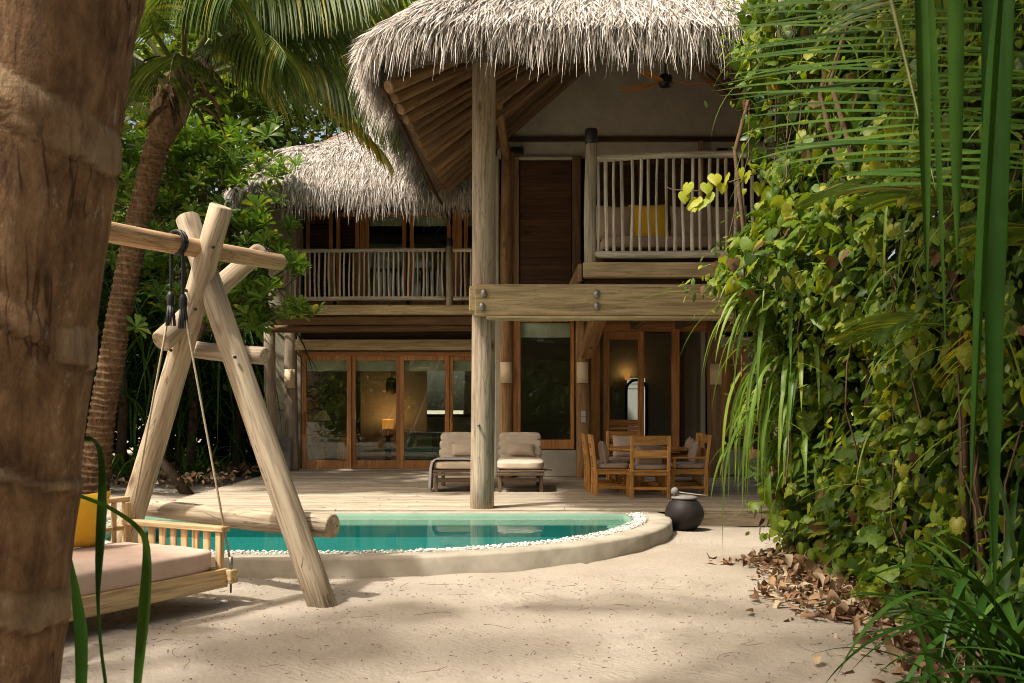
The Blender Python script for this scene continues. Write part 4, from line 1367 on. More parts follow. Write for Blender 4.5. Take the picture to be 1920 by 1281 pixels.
# round dining table
tb = thing('dining_table', 'round wooden dining table on the deck', 'table', (2.32, 17.0, .2))
V, F = lathedata([(.60, .69), (.66, .70), (.67, .72), (.665, .745), (.65, .752), (.0, .753)], 40)
obj('table_top', mesh('table_top', V, F, M['chair']['x'], False), tb, loc=(2.32, 17, .2))
for k in range(4):
    a = k * math.pi / 2 + .8
    cbox('leg', (2.32 + .30 * math.cos(a), 17 + .30 * math.sin(a), .2 + .345), (.09, .09, .69), M['chair'], tb)
cbox('stretcher', (2.32, 17, .32), (.62, .07, .08), M['chair'], tb, (0, 0, .8))
cbox('stretcher', (2.32, 17, .32), (.07, .5, .079), M['chair'], tb, (0, 0, .8))
def chair(arms):
    t = bpy.data.objects.new('dining_chair', None); C.objects.link(t)
    t.empty_display_size = .1
    W = M['chair']
    def part(o):
        o.parent = t; o.matrix_parent_inverse = Matrix()
        return o
    for sx in (-1, 1):
        part(cbox('leg', (sx * .29, .27, .21), (.055, .055, .42), W))
        part(cbox('leg', (sx * .29, -.27, .21), (.055, .06, .42), W))
        o = part(cbox('back_post', (sx * .29, -.30, .70), (.055, .05, .58), W)); o.rotation_euler = (R(7), 0, 0)
        part(cbox('side_rail', (sx * .285, 0, .385), (.032, .50, .07), W))
        part(cbox('stretcher', (sx * .285, 0, .14), (.026, .50, .045), W))
        if arms:
            part(cbox('armrest', (sx * .29, -.0, .62), (.05, .56, .028), W))
            part(cbox('arm_post', (sx * .29, .24, .525), (.045, .045, .17), W))
    part(cbox('front_rail', (0, .27, .385), (.53, .03, .07), W))
    part(cbox('back_rail', (0, -.265, .385), (.53, .03, .06), W))
    part(cbox('stretcher', (0, -.27, .15), (.53, .026, .045), W))
    part(cbox('stretcher', (0, .27, .12), (.53, .026, .045), W))
    part(cbox('seat', (0, 0, .43), (.63, .61, .022), W))
    part(cbox('back_slat', (0, -.335, .915), (.54, .026, .145), W))
    part(cbox('back_slat', (0, -.305, .695), (.54, .026, .125), W))
    V, F = softdata(.58, .56, .085, 8, 6, .004, 0, 0, 3)
    part(obj('seat_cushion', mesh('seat_cushion', V, F, M['taupe'], True), None, loc=(0, .0, .484)))
    return t
plainc, armc = chair(False), chair(True)
used = {}
spots = [(plainc, 2.18, 15.98, 0, 'wooden dining chair with its back towards the pool'),
         (plainc, 1.62, 16.35, -90, 'nearer of the two dining chairs beside the switch post'),
         (plainc, 1.56, 17.1, -90, 'farther of the two dining chairs beside the switch post'),
         (armc, 2.86, 16.35, 90, 'wooden armchair right of the table, nearer to the pool'),
         (armc, 2.92, 17.15, 90, 'wooden armchair right of the table, nearer to the house'),
         (plainc, 2.06, 18.1, 180, 'wooden dining chair on the house side of the table')]
for proto, x, y, rz, lab in spots:
    o = proto if id(proto) not in used else copy_tree(proto)
    used[id(proto)] = 1
    o.location = (x, y, .2); o.rotation_euler = (0, 0, R(rz))
    tag(o, lab, 'chair', 'teak dining chairs round the table')
loose_pillow('pillow', 'taupe pillow on the chair with its back to the pool', (2.18, 15.86, .88), (.44, .36, .15), (R(8), 0, 0), M['taupe'], 5)
loose_pillow('pillow', 'taupe pillow standing on the nearer switch side chair', (1.50, 16.33, .89), (.42, .40, .15), (R(10), 0, R(-90)), M['taupe'], 6)
loose_pillow('pillow', 'taupe pillow on the nearer armchair', (2.99, 16.35, .90), (.42, .38, .16), (R(12), R(4), R(90)), M['taupe'], 7)
loose_pillow('pillow', 'taupe pillow on the farther armchair', (3.05, 17.12, .92), (.42, .40, .16), (R(12), R(-4), R(90)), M['taupe'], 8)
loose_pillow('pillow', 'patterned brown pillow on the house side chair', (2.06, 18.22, .92), (.44, .40, .15), (R(-8), 0, R(0)), M['pink'], 9)

# clay pot with a coconut ladle
pt = thing('clay_pot', 'round blackened clay water pot beside the pool rim', 'pot', (2.32, 13.40, -.01))
V, F = lathedata([(.0, 0), (.14, 0), (.16, .02), (.215, .08), (.258, .17), (.262, .23), (.245, .30), (.20, .375), (.165, .40), (.160, .425), (.15, .43)], 36)
obj('body', mesh('body', V, F[:-1], M['pot'], True), pt, loc=(2.32, 13.40, -.01))
V, F = lathedata([(.165, .418), (.175, .425), (.17, .445), (.12, .462), (.0, .468)], 28)
obj('lid', mesh('lid', V, F, M['stonegrey'], True), pt, loc=(2.32, 13.40, -.01))
ld = thing('coconut_ladle', 'coconut shell ladle with thin stick resting on the clay pot', 'ladle', (2.2, 13.38, .46))
V = IV * np.array([.052, .052, .056])
bmx = bmesh.new(); bmesh.ops.create_uvsphere(bmx, u_segments=16, v_segments=10, radius=1)
V = [(v.co.x * .052, v.co.y * .052, v.co.z * .055) for v in bmx.verts]; F = [[v.index for v in f.verts] for f in bmx.faces]; bmx.free()
obj('bowl', mesh('bowl', V, F, M['stonegrey'], True), ld, loc=(2.185, 13.37, .51))
log('stick', (2.22, 13.37, .50), (2.62, 13.30, .455), .009, .007, M['rail'], ld, 8, 4, .05)

# balcony daybed with cushions behind the stick railing
bd = thing('balcony_daybed', 'taupe padded daybed behind the tall balcony railing', 'daybed', (2.6, 14.9, 3.68))
bb('frame', 1.3, 4.4, 14.25, 15.5, 3.72, 3.90, M['darkwood'], bd)
V, F = softdata(3.1, 1.2, .20, 12, 8, .006, 0, 0, 2)
obj('mattress', mesh('mattress', V, F, M['taupe'], True), bd, loc=(2.85, 14.88, 4.01))
for k, (px, w_, h_, mt, lab) in enumerate(((1150, .60, .55, 'taupe', 'taupe cushion at the post end of the balcony daybed'), (1217, .58, .60, 'yellow', 'bright yellow cushion on the balcony daybed'),
                                          (1296, .62, .56, 'taupe', 'taupe cushion just right of the yellow balcony cushion'), (1365, .60, .58, 'taupe', 'taupe cushion near the vine end of the balcony daybed'))):
    q = P(px, 405, 14.75)
    loose_pillow('cushion', lab, (q.x, 14.72 + .03 * k, 4.36), (w_, h_, .2), (R(-12), R(random.uniform(-4, 4)), R(random.uniform(-6, 6))), M[mt], 20 + k, None, 'cushion')

# ------------------------------------------------------------------ log swing frame and hanging daybed
BD = Vector((.468, .884, 0)); AD = Vector((.884, -.468, 0))
sw = thing('swing_frame', 'pale log frame carrying the hanging daybed', 'swing frame', (-2.7, 8.95, 0))
log('leg', (-3.86, 9.52, -.1), (-2.565, 8.78, 3.42), .118, .100, M['pale_log'], sw, 20, 10, .02, .03)
log('leg', (-1.57, 8.35, -.1), (-2.97, 9.09, 3.38), .122, .105, M['pale_log'], sw, 20, 10, .02, .02)
far = Vector((-2.73, 8.95, 3.07)) + BD * .98
near = Vector((-2.73, 8.95, 3.07)) - BD * 3.3
log('top_beam', near, far, .095, .078, M['fresh_log'], sw, 18, 10, .02, .02)
q0, q1 = P(300, 640, 8.75), P(488, 472, 9.95)
log('brace', q0, q1, .098, .09, M['pale_log'], sw, 18, 5, .025)
q0, q1 = P(352, 655, 9.30), P(499, 668, 8.92)
log('collar_log', q0, q1, .078, .078, M['grey_log'], sw, 16, 4, .025)
q0, q1 = P(262, 951, 9.78), P(624, 988, 8.60)
log('cross_log', q0, q1, .085, .105, M['pale_log'], sw, 18, 8, .03)
mid2 = Vector((-2.73, 8.95, 0)) - BD * 2.85
log('leg', mid2 - AD * 1.25 + Vector((0, 0, -.1)), mid2 + AD * .22 + Vector((0, 0, 3.4)), .118, .10, M['pale_log'], sw, 16, 6)
log('leg', mid2 + AD * 1.25 + Vector((0, 0, -.1)), mid2 - AD * .25 + Vector((0, 0, 3.4)), .118, .10, M['pale_log'], sw, 16, 6)
log('cross_log', mid2 - AD * 1.1 + BD * -.2 + Vector((0, 0, .66)), mid2 + AD * 1.1 + BD * -.2 + Vector((0, 0, .66)), .09, .1, M['pale_log'], sw, 14, 5)
for px, py, D in ((400, 464, 8.75), (349, 545, 8.86), (367, 580, 8.86), (321, 657, 8.95), (441, 670, 8.70), (498, 481, 9.62)):
    q = P(px, py, D)
    log('bolt', q, q + Vector((0, -.03, 0)), .016, .012, M['black'], sw, 8, 1, 0, 0, .003)

bed = thing('hanging_daybed', 'wooden hanging daybed with rose beige mattress', 'daybed', (-3.3, 7.8, .14))
c0 = Vector((-2.907, 8.616, 0))
def bp_(s, t, z):
    """point on the bed: s across (front +), t along (towards the camera), z up"""
    return c0 + AD * s - BD * t + Vector((0, 0, z))
BR = Matrix((tuple(AD), tuple(-BD), (0, 0, 1))).transposed().to_4x4()
def bbed(name, s0, s1, t0, t1, z0, z1, mat=M['bed'], parent=None, b=.006):
    d = (s1 - s0, t1 - t0, z1 - z0)
    V, F = boxdata(d, b)
    V = [(x, -y, z) for x, y, z in V]; F = [f[::-1] for f in F]
    V, F = boxdata(d, b)
    Mx = Matrix.Translation(bp_((s0 + s1) / 2, (t0 + t1) / 2, (z0 + z1) / 2)) @ Matrix(((AD.x, -BD.x, 0, 0), (AD.y, -BD.y, 0, 0), (0, 0, 1, 0), (0, 0, 0, 1)))
    return obj(name, mesh(name, V, F, pick(mat, d)), parent or bed, mw=Mx)
LB = 2.15
bbed('front_rail', .56, .60, .0, LB, .14, .295)
bbed('back_rail', -.62, -.58, .0, LB, .14, .295)
bbed('end_rail', -.70, .66, -.055, .03, .17, .285)
bbed('end_rail', -.70, .66, LB - .03, LB + .055, .17, .285)
for k in range(10):
    bbed('slat', -.57, .55, .1 + k * .2, .2 + k * .2, .25, .27)
V, F = softdata(1.16, 2.07, .20, 14, 8, .006, 0, 0, 8)
Mx = Matrix.Translation(bp_(0, LB / 2, .372)) @ Matrix(((AD.x, -BD.x, 0, 0), (AD.y, -BD.y, 0, 0), (0, 0, 1, 0), (0, 0, 0, 1)))
obj('mattress', mesh('mattress', V, F, M['pink'], True), bed, mw=Mx)
for e, t in enumerate((-.0, LB - .05)):
    bbed('arm_post', .50, .56, t, t + .05, .285, .60)
    bbed('back_post', -.62, -.56, t - .01, t + .05, .285, .80)
    bbed('arm_rail', -.60, .60, t - .03, t + .07, .60, .645)
    for k in range(7):
        bbed('arm_slat', -.44 + k * .13, -.365 + k * .13, t + .005, t + .03, .285, .60)
bbed('back_rail', -.64, -.58, -.02, LB + .02, .80, .845)
bbed('back_rail', -.62, -.59, .05, LB - .05, .55, .59)
for k in range(13):
    bbed('back_slat', -.615, -.59, .12 + k * .152, .17 + k * .152, .285, .80)
def ropeset(t, lab):
    top = c0 - BD * t + Vector((0, 0, 3.07))
    o = thing('suspension_rope', lab, 'rope', tuple(top), 0, 'ropes of the hanging daybed')
    kn = {}
    for s in (.62, -.64):
        k0 = top + AD * (.075 if s > 0 else -.075) + Vector((0, 0, -.55 if s > 0 else -.52))
        log('strap', top + AD * (.06 if s > 0 else -.06) + Vector((0, 0, .02)), k0 + Vector((0, 0, .08)), .016, .014, M['black'], o, 8, 4, .05)
        # knotted tassel
        m = MB()
        m.tube([k0 + Vector((0, 0, .10)), k0 + Vector((0, 0, .06)), k0, k0 + Vector((0, 0, -.03))], [.02, .036, .034, .028], 9)
        for k in range(14):
            a = k * 2.399
            e0 = k0 + Vector((math.cos(a) * .02, math.sin(a) * .02, -.02))
            m.tube([e0, e0 + Vector((math.cos(a) * .012, math.sin(a) * .012, -.1)), e0 + Vector((math.cos(a) * .02, math.sin(a) * .02, -.18))], [.009, .009, .005], 5)
        m.build('tassel', M['black'], o, True)
        end = bp_(s, t, .33)
        pts = [k0.lerp(end, f) for f in (0, .33, .66, 1)]
        V, F = tubedata(pts, .0095, 7)
        obj('rope', mesh('rope', V, F, M['rope'], True), o)
        V, F = tubedata([end + Vector((0, 0, .06)), end, end + Vector((0, 0, -.05)), bp_(s, t, .09)], [.016, .018, .012, .008], 7)
        obj('eye_bolt', mesh('eye_bolt', V, F, M['steel'], True), o)
    m = MB()
    for k in range(2):
        rr_ = .10
        pts = [top - BD * (k * .035 - .02) + AD * rr_ * math.cos(a) + Vector((0, 0, rr_ * math.sin(a))) for a in np.linspace(0, 2 * math.pi, 15)]
        m.tube(pts, .015, 6, False)
    m.build('wrap', M['black'], o, True)
    return o
ropeset(-.01, 'black straps and pale ropes at the far end of the hanging daybed')
ropeset(LB, 'ropes at the near end of the hanging daybed behind the palm trunk')
q = bp_(-.40, .66, .70)
loose_pillow('pillow', 'bright yellow pillow leaning on the hanging daybed backrest', tuple(q), (.52, .50, .18), (R(-16), 0, math.atan2(BD.y, BD.x) + math.pi), M['yellow'], 31)

# ------------------------------------------------------------------ plants
def palm_trunk(name, pts, rad, spacing, amp, parent, n=40, dz=.02, slant=.05, band=.30, seed=1, smoothing=True, mat=None):
    rr = random.Random(seed)
    pts = [np.array(p, float) for p in pts]
    seg = [np.linalg.norm(b - a) for a, b in zip(pts[:-1], pts[1:])]
    T = np.concatenate([[0], np.cumsum(seg)])
    m = int(T[-1] / dz)
    t = np.linspace(0, T[-1], m + 1)
    Pc = np.stack([np.interp(t, T, [p[i] for p in pts]) for i in range(3)], 1)
    for _ in range(int(.6 / dz)):
        Pc[1:-1] = (Pc[:-2] + 2 * Pc[1:-1] + Pc[2:]) / 4
    r = np.interp(t / T[-1], np.linspace(0, 1, len(rad)), rad)
    rings = [0.0]
    while rings[-1] < T[-1] + 1:
        rings.append(rings[-1] + spacing * rr.uniform(.75, 1.25))
    rings = np.array(rings)
    sl = np.array([rr.uniform(.4, 1.6) for _ in rings]); ph = np.array([rr.uniform(-.35, .35) for _ in rings])
    th = np.linspace(0, 2 * np.pi, n, endpoint=False)
    Tg, Th = np.meshgrid(t, th, indexing='ij')
    k = np.clip(np.searchsorted(rings, Tg) - 1, 0, len(rings) - 2)
    z = Tg + slant * sl[k] * np.cos(Th + ph[k]) + .012 * vnoise(Th * 3, Tg * 4, seed)
    k = np.clip(np.searchsorted(rings, z) - 1, 0, len(rings) - 2)
    f = (z - rings[k]) / (rings[k + 1] - rings[k])
    prof = 1.0 * np.clip(1 - f / band, 0, 1) ** .5 * (f > .015) + .75 * np.clip((f - .45) / .55, 0, 1) ** 2 - .55 * np.exp(-((f - .995) / .010) ** 2) - .4 * np.exp(-((f - band) / .03) ** 2)
    scar = ((f < band) & (f > .02)) * np.clip(.55 + .6 * vnoise(Th * 3.2, Tg * 14, seed + 9), 0, 1)
    dirs = np.gradient(Pc, axis=0); dirs /= np.linalg.norm(dirs, axis=1)[:, None]
    a = np.cross(dirs, np.array([0, 1.0, 0])); a /= np.linalg.norm(a, axis=1)[:, None]
    b = np.cross(dirs, a)
    Rr = r[:, None] * (1 + amp * prof + .025 * vnoise(Th * 1.3 + 5, Tg * 1.5, seed + 3))
    V = Pc[:, None] + Rr[..., None] * (np.cos(Th)[..., None] * a[:, None] + np.sin(Th)[..., None] * b[:, None])
    I = np.arange(m)[:, None] * n + np.arange(n)[None]
    J = np.arange(m)[:, None] * n + (np.arange(n)[None] + 1) % n
    F = np.stack([I, J, J + n, I + n], -1).reshape(-1, 4)
    me = mesh(name, V.reshape(-1, 3), F, mat or M['bark'], True)
    at = me.attributes.new('scar', 'FLOAT', 'POINT')
    at.data.foreach_set('value', scar.ravel().astype(np.float32))
    return obj(name, me, parent)
def frond(parent, base, d, L, mat=None, **kw):
    (RV, RF), (LVs, LFs) = fronddata(base, d, L, **kw)
    o = obj('frond', mesh('frond', np.array([tuple(v) for v in LVs]), np.array(LFs), mat or M['frond'], False), parent)
    obj('rachis', mesh('rachis', RV, RF, M['petiole'], True), o)
    return o
def crown(parent, top, n, L, seed, tilt=(-.5, 1.2), leaf=.8, cnt=55, width=.034, hang=1.0, droop=.32):
    rr = random.Random(seed)
    for k in range(n):
        a = k * 2.399 + rr.uniform(-.2, .2)
        e = tilt[1] + (tilt[0] - tilt[1]) * (k / max(1, n - 1))
        d = Vector((math.cos(a) * math.cos(e), math.sin(a) * math.cos(e), math.sin(e)))
        frond(parent, Vector(top) + d * .1, d, L * rr.uniform(.85, 1.1), seed=seed * 50 + k, leaf=leaf, n=cnt, width=width, hang=hang, droop=droop * rr.uniform(.8, 1.2))

# 1 foreground palm at the left edge: its crown stands above the picture and dapples the sand
fp = thing('coconut_palm', 'thick ringed palm trunk close to the camera', 'palm tree', (-1.32, 2.4, 0))
palm_trunk('trunk', [(-1.42, 2.42, -.1), (-1.325, 2.4, 1.0), (-1.225, 2.4, 1.8), (-1.115, 2.4, 2.65), (-.85, 3.0, 4.5), (-.3, 5.3, 7.8)],
           [.24, .205, .195, .20, .17, .15], .38, .05, fp, 72, .010, -.06, .20, 4)
crown(fp, (-.3, 5.3, 7.8), 13, 3.2, 3, (-.35, 1.15), .8, 44, .04)
# 2 palm beside the wing
mp = thing('coconut_palm', 'leaning coconut palm with hanging fronds left of the villa', 'palm tree', (-7.5, 18.2, 0))
tp = [P(172, 925, 18.3), P(192, 780, 18.1), P(222, 600, 17.9), P(258, 420, 17.7), P(292, 280, 17.5), P(318, 195, 17.4)]
tp[0].z = -.1
palm_trunk('trunk', tp, [.27, .22, .21, .205, .20, .19], .125, .12, mp, 36, .012, .03, .35, 9, True, M['bark_grey'])
ct = P(335, 150, 17.3)
# fibrous crown base, old leaf bases and dead sheaths
V, F = tubedata([P(300, 268, 17.4), P(306, 240, 17.4), P(318, 205, 17.35), P(330, 175, 17.3), P(338, 145, 17.3), P(342, 118, 17.3)], [.19, .24, .31, .33, .24, .06], 16, True, .12)
obj('crown_base', mesh('crown_base', V, F, M['husk'], True), mp)
for k in range(26):
    px, py = random.uniform(285, 395), random.uniform(100, 215)
    V, F = strapdata(P(px, py, 16.95), (random.uniform(-.4, .6), -.3, -.2), random.uniform(.4, 1.15), random.uniform(.05, .22), 1.3, 9, .8, .4, random.uniform(-2, 2))
    obj('dead_sheath', mesh('dead_sheath', V, F, M['sheath' if k % 2 else 'husk'], True), mp)
# fronds: (base px, first direction, length, droop, leaflet hang)
FR = [((372, 150), (1.0, -.25, .30), 3.9, .40, 1.5), ((362, 120), (1.0, -.15, .80), 3.9, .26, 1.5), ((362, 110), (.8, -.45, 1.0), 3.8, .28, 1.5),
      ((345, 110), (.30, -.9, .70), 3.2, .70, 1.5), ((325, 120), (-.25, -.9, .7), 3.4, .6, 1.4), ((305, 180), (-.9, -.3, .75), 3.8, .40, 1.3),
      ((298, 220), (-1, -.2, .55), 3.4, .45, 1.2), ((315, 130), (-.6, -.2, 1.0), 4.0, .3, 1.2), ((345, 100), (.25, -.5, 1.2), 4.2, .3, 1.3),
      ((365, 140), (.75, -.75, .45), 3.2, .5, 1.5), ((368, 140), (.95, -.05, .45), 3.8, .22, 1.5), ((352, 130), (.6, .35, 1.1), 3.8, .36, 1.3), ((305, 150), (-.7, .5, .7), 3.6, .36, 1.2),
      ((325, 160), (-.5, -.8, .35), 2.8, .6, 1.4), ((350, 150), (.2, -1.0, .25), 2.4, .7, 1.5)]
for k, ((px, py), d, L, dr, hg) in enumerate(FR):
    frond(mp, P(px, py, 17.2), d, L, None, seed=700 + k, droop=dr, hang=hg, leaf=1.35, n=84, width=.046, bare=.17, r0=.055, rise=-.30)
frond(mp, P(390, 8, 16.6), (1, -.3, .12), 3.1, None, seed=790, droop=.10, hang=1.5, leaf=1.45, n=90, width=.042, bare=.04, r0=.04, rise=-.4)
frond(mp, P(330, -30, 16.0), (.6, -.7, .0), 2.4, None, seed=791, droop=.5, hang=1.5, leaf=1.3, n=70, width=.042, bare=.04, r0=.04, rise=-.4)
frond(mp, P(600, 200, 17.0), (1, -.1, -.50), 1.25, M['frond_y'], seed=777, droop=.5, hang=1.1, leaf=.9, n=30, width=.036, bare=0.02, r0=.012)

# broadleaf trees: trunk, limbs and a crown of single leaves
def tree(name, label, base, top, cr, nclump, nleaf, size, mat, seed, cat='tree', group=None, shell=.55, spread=.55, lv=None, trunk_r=.22):
    r2 = np.random.default_rng(seed)
    t = thing(name, label, cat, base, 0, group)
    top = np.array(top, float)
    rad = np.array(cr, float)
    u = r2.normal(size=(nclump, 3)); u /= np.linalg.norm(u, axis=1)[:, None]
    cl = top + u * rad * (shell + (1 - shell) * r2.uniform(0, 1, (nclump, 1)) ** .6)
    m = MB()
    b = np.array(base, float)
    fork = b + (top - b) * .55
    m.tube([b + (0, 0, -.1), b + (fork - b) * .5 + r2.normal(0, .12, 3), fork], [trunk_r, trunk_r * .8, trunk_r * .65], 9)
    for k in range(min(14, nclump)):
        e = cl[k]
        mid = fork + (e - fork) * .5 + r2.normal(0, .2, 3) + np.array([0, 0, .15 * rad[2]])
        m.tube([fork, mid, e], [trunk_r * .45, trunk_r * .26, trunk_r * .06], 6)
    m.build('trunk', M['bark2'], t, True)
    per = nleaf // nclump
    ci = np.repeat(cl, per, axis=0)
    n = len(ci)
    pos = ci + r2.normal(size=(n, 3)) * spread * np.array([1, 1, .7]) * r2.uniform(.4, 1.3, (n, 1))
    T = (LV, LF) if lv is None else lv
    Vv, Ff = scatter(T[0], T[1], pos, rotmats(n, r2.uniform(0, 6.28, n), r2.uniform(-1.0, .7, n), r2.uniform(-.6, .6, n)), (size * r2.uniform(.65, 1.25, n))[:, None])
    o = obj('crown', mesh('crown', Vv, Ff, mat), t)
    o['kind'] = 'stuff'
    return t
G_ = 'garden trees behind the villa'
QL = (QV, QF)
tree('almond_tree', 'tall bright green tree between palm and thatch roof', (-6.0, 31, 0), (-5.6, 31, 11.3), (5.2, 3.6, 4.6), 110, 11000, .36, M['broad'], 21, 'tree', G_, .45, .6)
tree('almond_tree', 'dense tree behind the leaning palm', (-12.0, 28, 0), (-11.6, 28, 8.2), (4.4, 3.5, 5.5), 90, 12000, .36, M['broad'], 22, 'tree', G_, .4, .65)
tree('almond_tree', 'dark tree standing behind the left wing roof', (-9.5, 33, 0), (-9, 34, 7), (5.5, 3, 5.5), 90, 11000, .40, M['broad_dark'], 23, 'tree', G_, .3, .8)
tree('almond_tree', 'treetop showing over the edge of the big thatch roof', (-1.5, 34, 0), (-1.5, 34, 13.5), (5.0, 3.5, 3.6), 80, 9000, .38, M['broad'], 24, 'tree', G_, .4, .65)
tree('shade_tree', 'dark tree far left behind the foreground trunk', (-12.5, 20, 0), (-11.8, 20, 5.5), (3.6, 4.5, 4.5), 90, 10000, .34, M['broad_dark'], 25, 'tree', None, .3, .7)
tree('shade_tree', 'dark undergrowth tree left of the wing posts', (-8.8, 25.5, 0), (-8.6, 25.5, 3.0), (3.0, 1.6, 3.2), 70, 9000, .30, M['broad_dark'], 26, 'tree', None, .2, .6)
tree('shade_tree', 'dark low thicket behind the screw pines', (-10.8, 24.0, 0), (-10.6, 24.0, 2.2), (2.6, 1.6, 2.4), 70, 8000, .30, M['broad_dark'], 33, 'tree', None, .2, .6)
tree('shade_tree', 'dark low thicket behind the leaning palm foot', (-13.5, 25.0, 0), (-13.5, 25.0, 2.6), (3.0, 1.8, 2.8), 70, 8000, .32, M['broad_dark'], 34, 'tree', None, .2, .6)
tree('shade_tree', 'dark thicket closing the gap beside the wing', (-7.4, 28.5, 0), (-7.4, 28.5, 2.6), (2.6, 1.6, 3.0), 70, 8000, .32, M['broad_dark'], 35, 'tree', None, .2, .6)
# trees round the garden outside the picture: they shade it and stand in the window reflections
tree('shade_tree', 'garden tree behind the camera beside the path', (-6.5, -12, 0), (-6.5, -12, 3), (4.5, 2.5, 3), 80, 7000, .45, M['broad'], 28, 'tree', None, .3, .7, QL)
tree('shade_tree', 'garden tree behind the camera in the middle', (1.5, -13, 0), (1.5, -13, 3.2), (4.5, 2.5, 3.2), 80, 7000, .45, M['broad_dark'], 29, 'tree', None, .3, .7, QL)
tree('shade_tree', 'garden tree behind the camera near the hedge', (9, -10, 0), (9, -10, 3), (4.5, 3.5, 3), 80, 7000, .45, M['broad'], 30, 'tree', None, .3, .7, QL)
tree('shade_tree', 'tall tree rising behind the vine hedge', (9.5, 13, 0), (8.6, 13, 7.5), (3.4, 5.0, 4.5), 90, 9000, .38, M['broad_dark'], 31, 'tree', None, .3, .7, QL)
tree('shade_tree', 'tree behind the near end of the vine hedge', (8.5, 5, 0), (7.8, 5, 5.5), (3.0, 4.0, 5.0), 80, 8000, .36, M['broad_dark'], 32, 'tree', None, .3, .7, QL)
for k, (x, y, lab) in enumerate(((-7, -2.5, 'low bush added behind the camera on the far left'), (-3.5, -4.5, 'low bush added behind the camera on the left'), (0.5, -4.5, 'low bush added right behind the camera'), (4.0, -4.0, 'low bush added behind the camera on the right'), (7.5, -2.0, 'low bush added behind the camera by the hedge'))):
    tree('reflection_bush', lab, (x, y, 0), (x, y, 1.3), (2.3, 1.2, 1.6), 40, 3600, .34, M['broad'], 90 + k, 'bush', None, .3, .5, QL, .06)  # unseen bushes added to darken the lower window reflections
for k, (x, y, h, lab) in enumerate(((-6.8, 3.7, 7.8, 'slim palm beyond the left edge shading the swing'), (-4.0, -8.0, 9.6, 'slim palm behind the camera on the left'), (-8.0, -9.0, 10.2, 'slim palm behind the camera on the far left'))):
    pm = thing('coconut_palm', lab, 'palm tree', (x, y, 0))
    palm_trunk('trunk', [(x, y, -.1), (x + .2, y, h * .5), (x + .5, y + .2, h)], [.22, .16, .13], .2, .06, pm, 20, .05, .02, .3, 40 + k)
    crown(pm, (x + .5, y + .2, h), 11 if k == 0 else 14, 2.8 if k == 0 else 3.4, 40 + k, (-.35, 1.1), .8, 40, .042)

# whorled-leaf shrub in front of the wing
def rosette_template():
    V, F = [], []
    rr = random.Random(3)
    for k in range(13):
        a = k * 2.399
        el = .15 + .9 * k / 13
        L, w = rr.uniform(.8, 1.05), .27
        d = Vector((math.cos(a) * math.cos(el), math.sin(a) * math.cos(el), math.sin(el)))
        s = Vector((-math.sin(a), math.cos(a), 0))
        u = s.cross(d) * -1
        o = len(V)
        for f, ww, dz in ((0.05, .12, 0), (.4, .62, .02), (.75, 1.0, -.02), (.93, .6, -.09), (1.0, .05, -.13)):
            c = d * L * f + Vector((0, 0, dz * 1.3))
            V += [c - s * w * ww / 2, c + u * -.03 * ww, c + s * w * ww / 2]
        for i in range(4):
            for j in (0, 1):
                q = o + i * 3 + j
                F.append((q, q + 1, q + 4, q + 3))
    return np.array([tuple(v) for v in V]), np.array(F)
RT = rosette_template()
shrub = thing('beach_cabbage_shrub', 'big shrub of glossy leaf rosettes beside the balcony', 'shrub', (-6.2, 18.6, 0))
r3 = np.random.default_rng(77)
cents = []
def blob(px, py, D, rx, ry, n):
    for _ in range(n):
        a = r3.normal(size=3)
        q = P(px, py, D) + Vector((a[0] * rx, a[1] * .55, a[2] * ry))
        cents.append(q)
for args in ((290, 300, 19.0, .65, .5, 46), (380, 290, 19.6, .5, .42, 40), (450, 300, 19.8, .3, .22, 16), (520, 312, 19.8, .22, .07, 9), (255, 420, 18.6, .4, .8, 30), (380, 420, 19.0, .5, .5, 40),
             (480, 440, 19.2, .28, .28, 22), (540, 495, 18.8, .13, .16, 9), (440, 560, 19.0, .45, .35, 34), (560, 585, 18.9, .24, .10, 11), (380, 520, 19.6, .5, .7, 34), (480, 610, 19.3, .3, .12, 10),
             (330, 380, 20.0, .8, .7, 36), (420, 470, 20.2, .5, .5, 24)):
    blob(*args)
cents = np.array([tuple(c) for c in cents])
sh_me = mesh('leaf_rosette', RT[0], RT[1], M['rosette'], True)
order = np.argsort(cents[:, 1])
near_ = order[:220]
for k in near_:
    o = bpy.data.objects.new('leaf_rosette', sh_me); C.objects.link(o)
    s_ = r3.uniform(.27, .40)
    o.matrix_basis = Matrix.Translation(cents[k]) @ Euler((r3.normal(.25, .35), r3.normal(0, .35), r3.uniform(0, 6.28))).to_matrix().to_4x4() @ Matrix.Scale(s_, 4)
    attach(o, shrub)
rest = order[220:]
Vv, Ff = scatter(RT[0], RT[1], cents[rest], rotmats(len(rest), None, r3.normal(.1, .4, len(rest)), r3.normal(0, .35, len(rest))), r3.uniform(.26, .38, len(rest))[:, None])
o = obj('foliage', mesh('foliage', Vv, Ff, M['rosette'], True), shrub); o['kind'] = 'stuff'
m = MB()
bs = Vector((-6.1, 18.9, -.1))
for k in order[::7]:
    e = Vector(cents[k])
    f0 = [P(372, 620, 19.1), P(400, 560, 19.2), P(415, 490, 19.25), P(430, 420, 19.3)][int(r3.integers(0, 4))] + Vector((0, .05, 0))
    mid = f0.lerp(e, .55) + Vector((r3.normal(0, .12), r3.normal(0, .12), -.15))
    m.tube([f0, mid, e], [.022, .017, .010], 5)
m.build('branches', M['bark2'], shrub, True)
V, F = tubedata([bs, P(300, 860, 18.9), P(320, 770, 18.9), P(345, 690, 19.0), P(400, 560, 19.2), P(430, 420, 19.3)], [.11, .095, .09, .085, .07, .05], 9)
obj('trunk', mesh('trunk', V, F, M['bark2'], True), shrub)

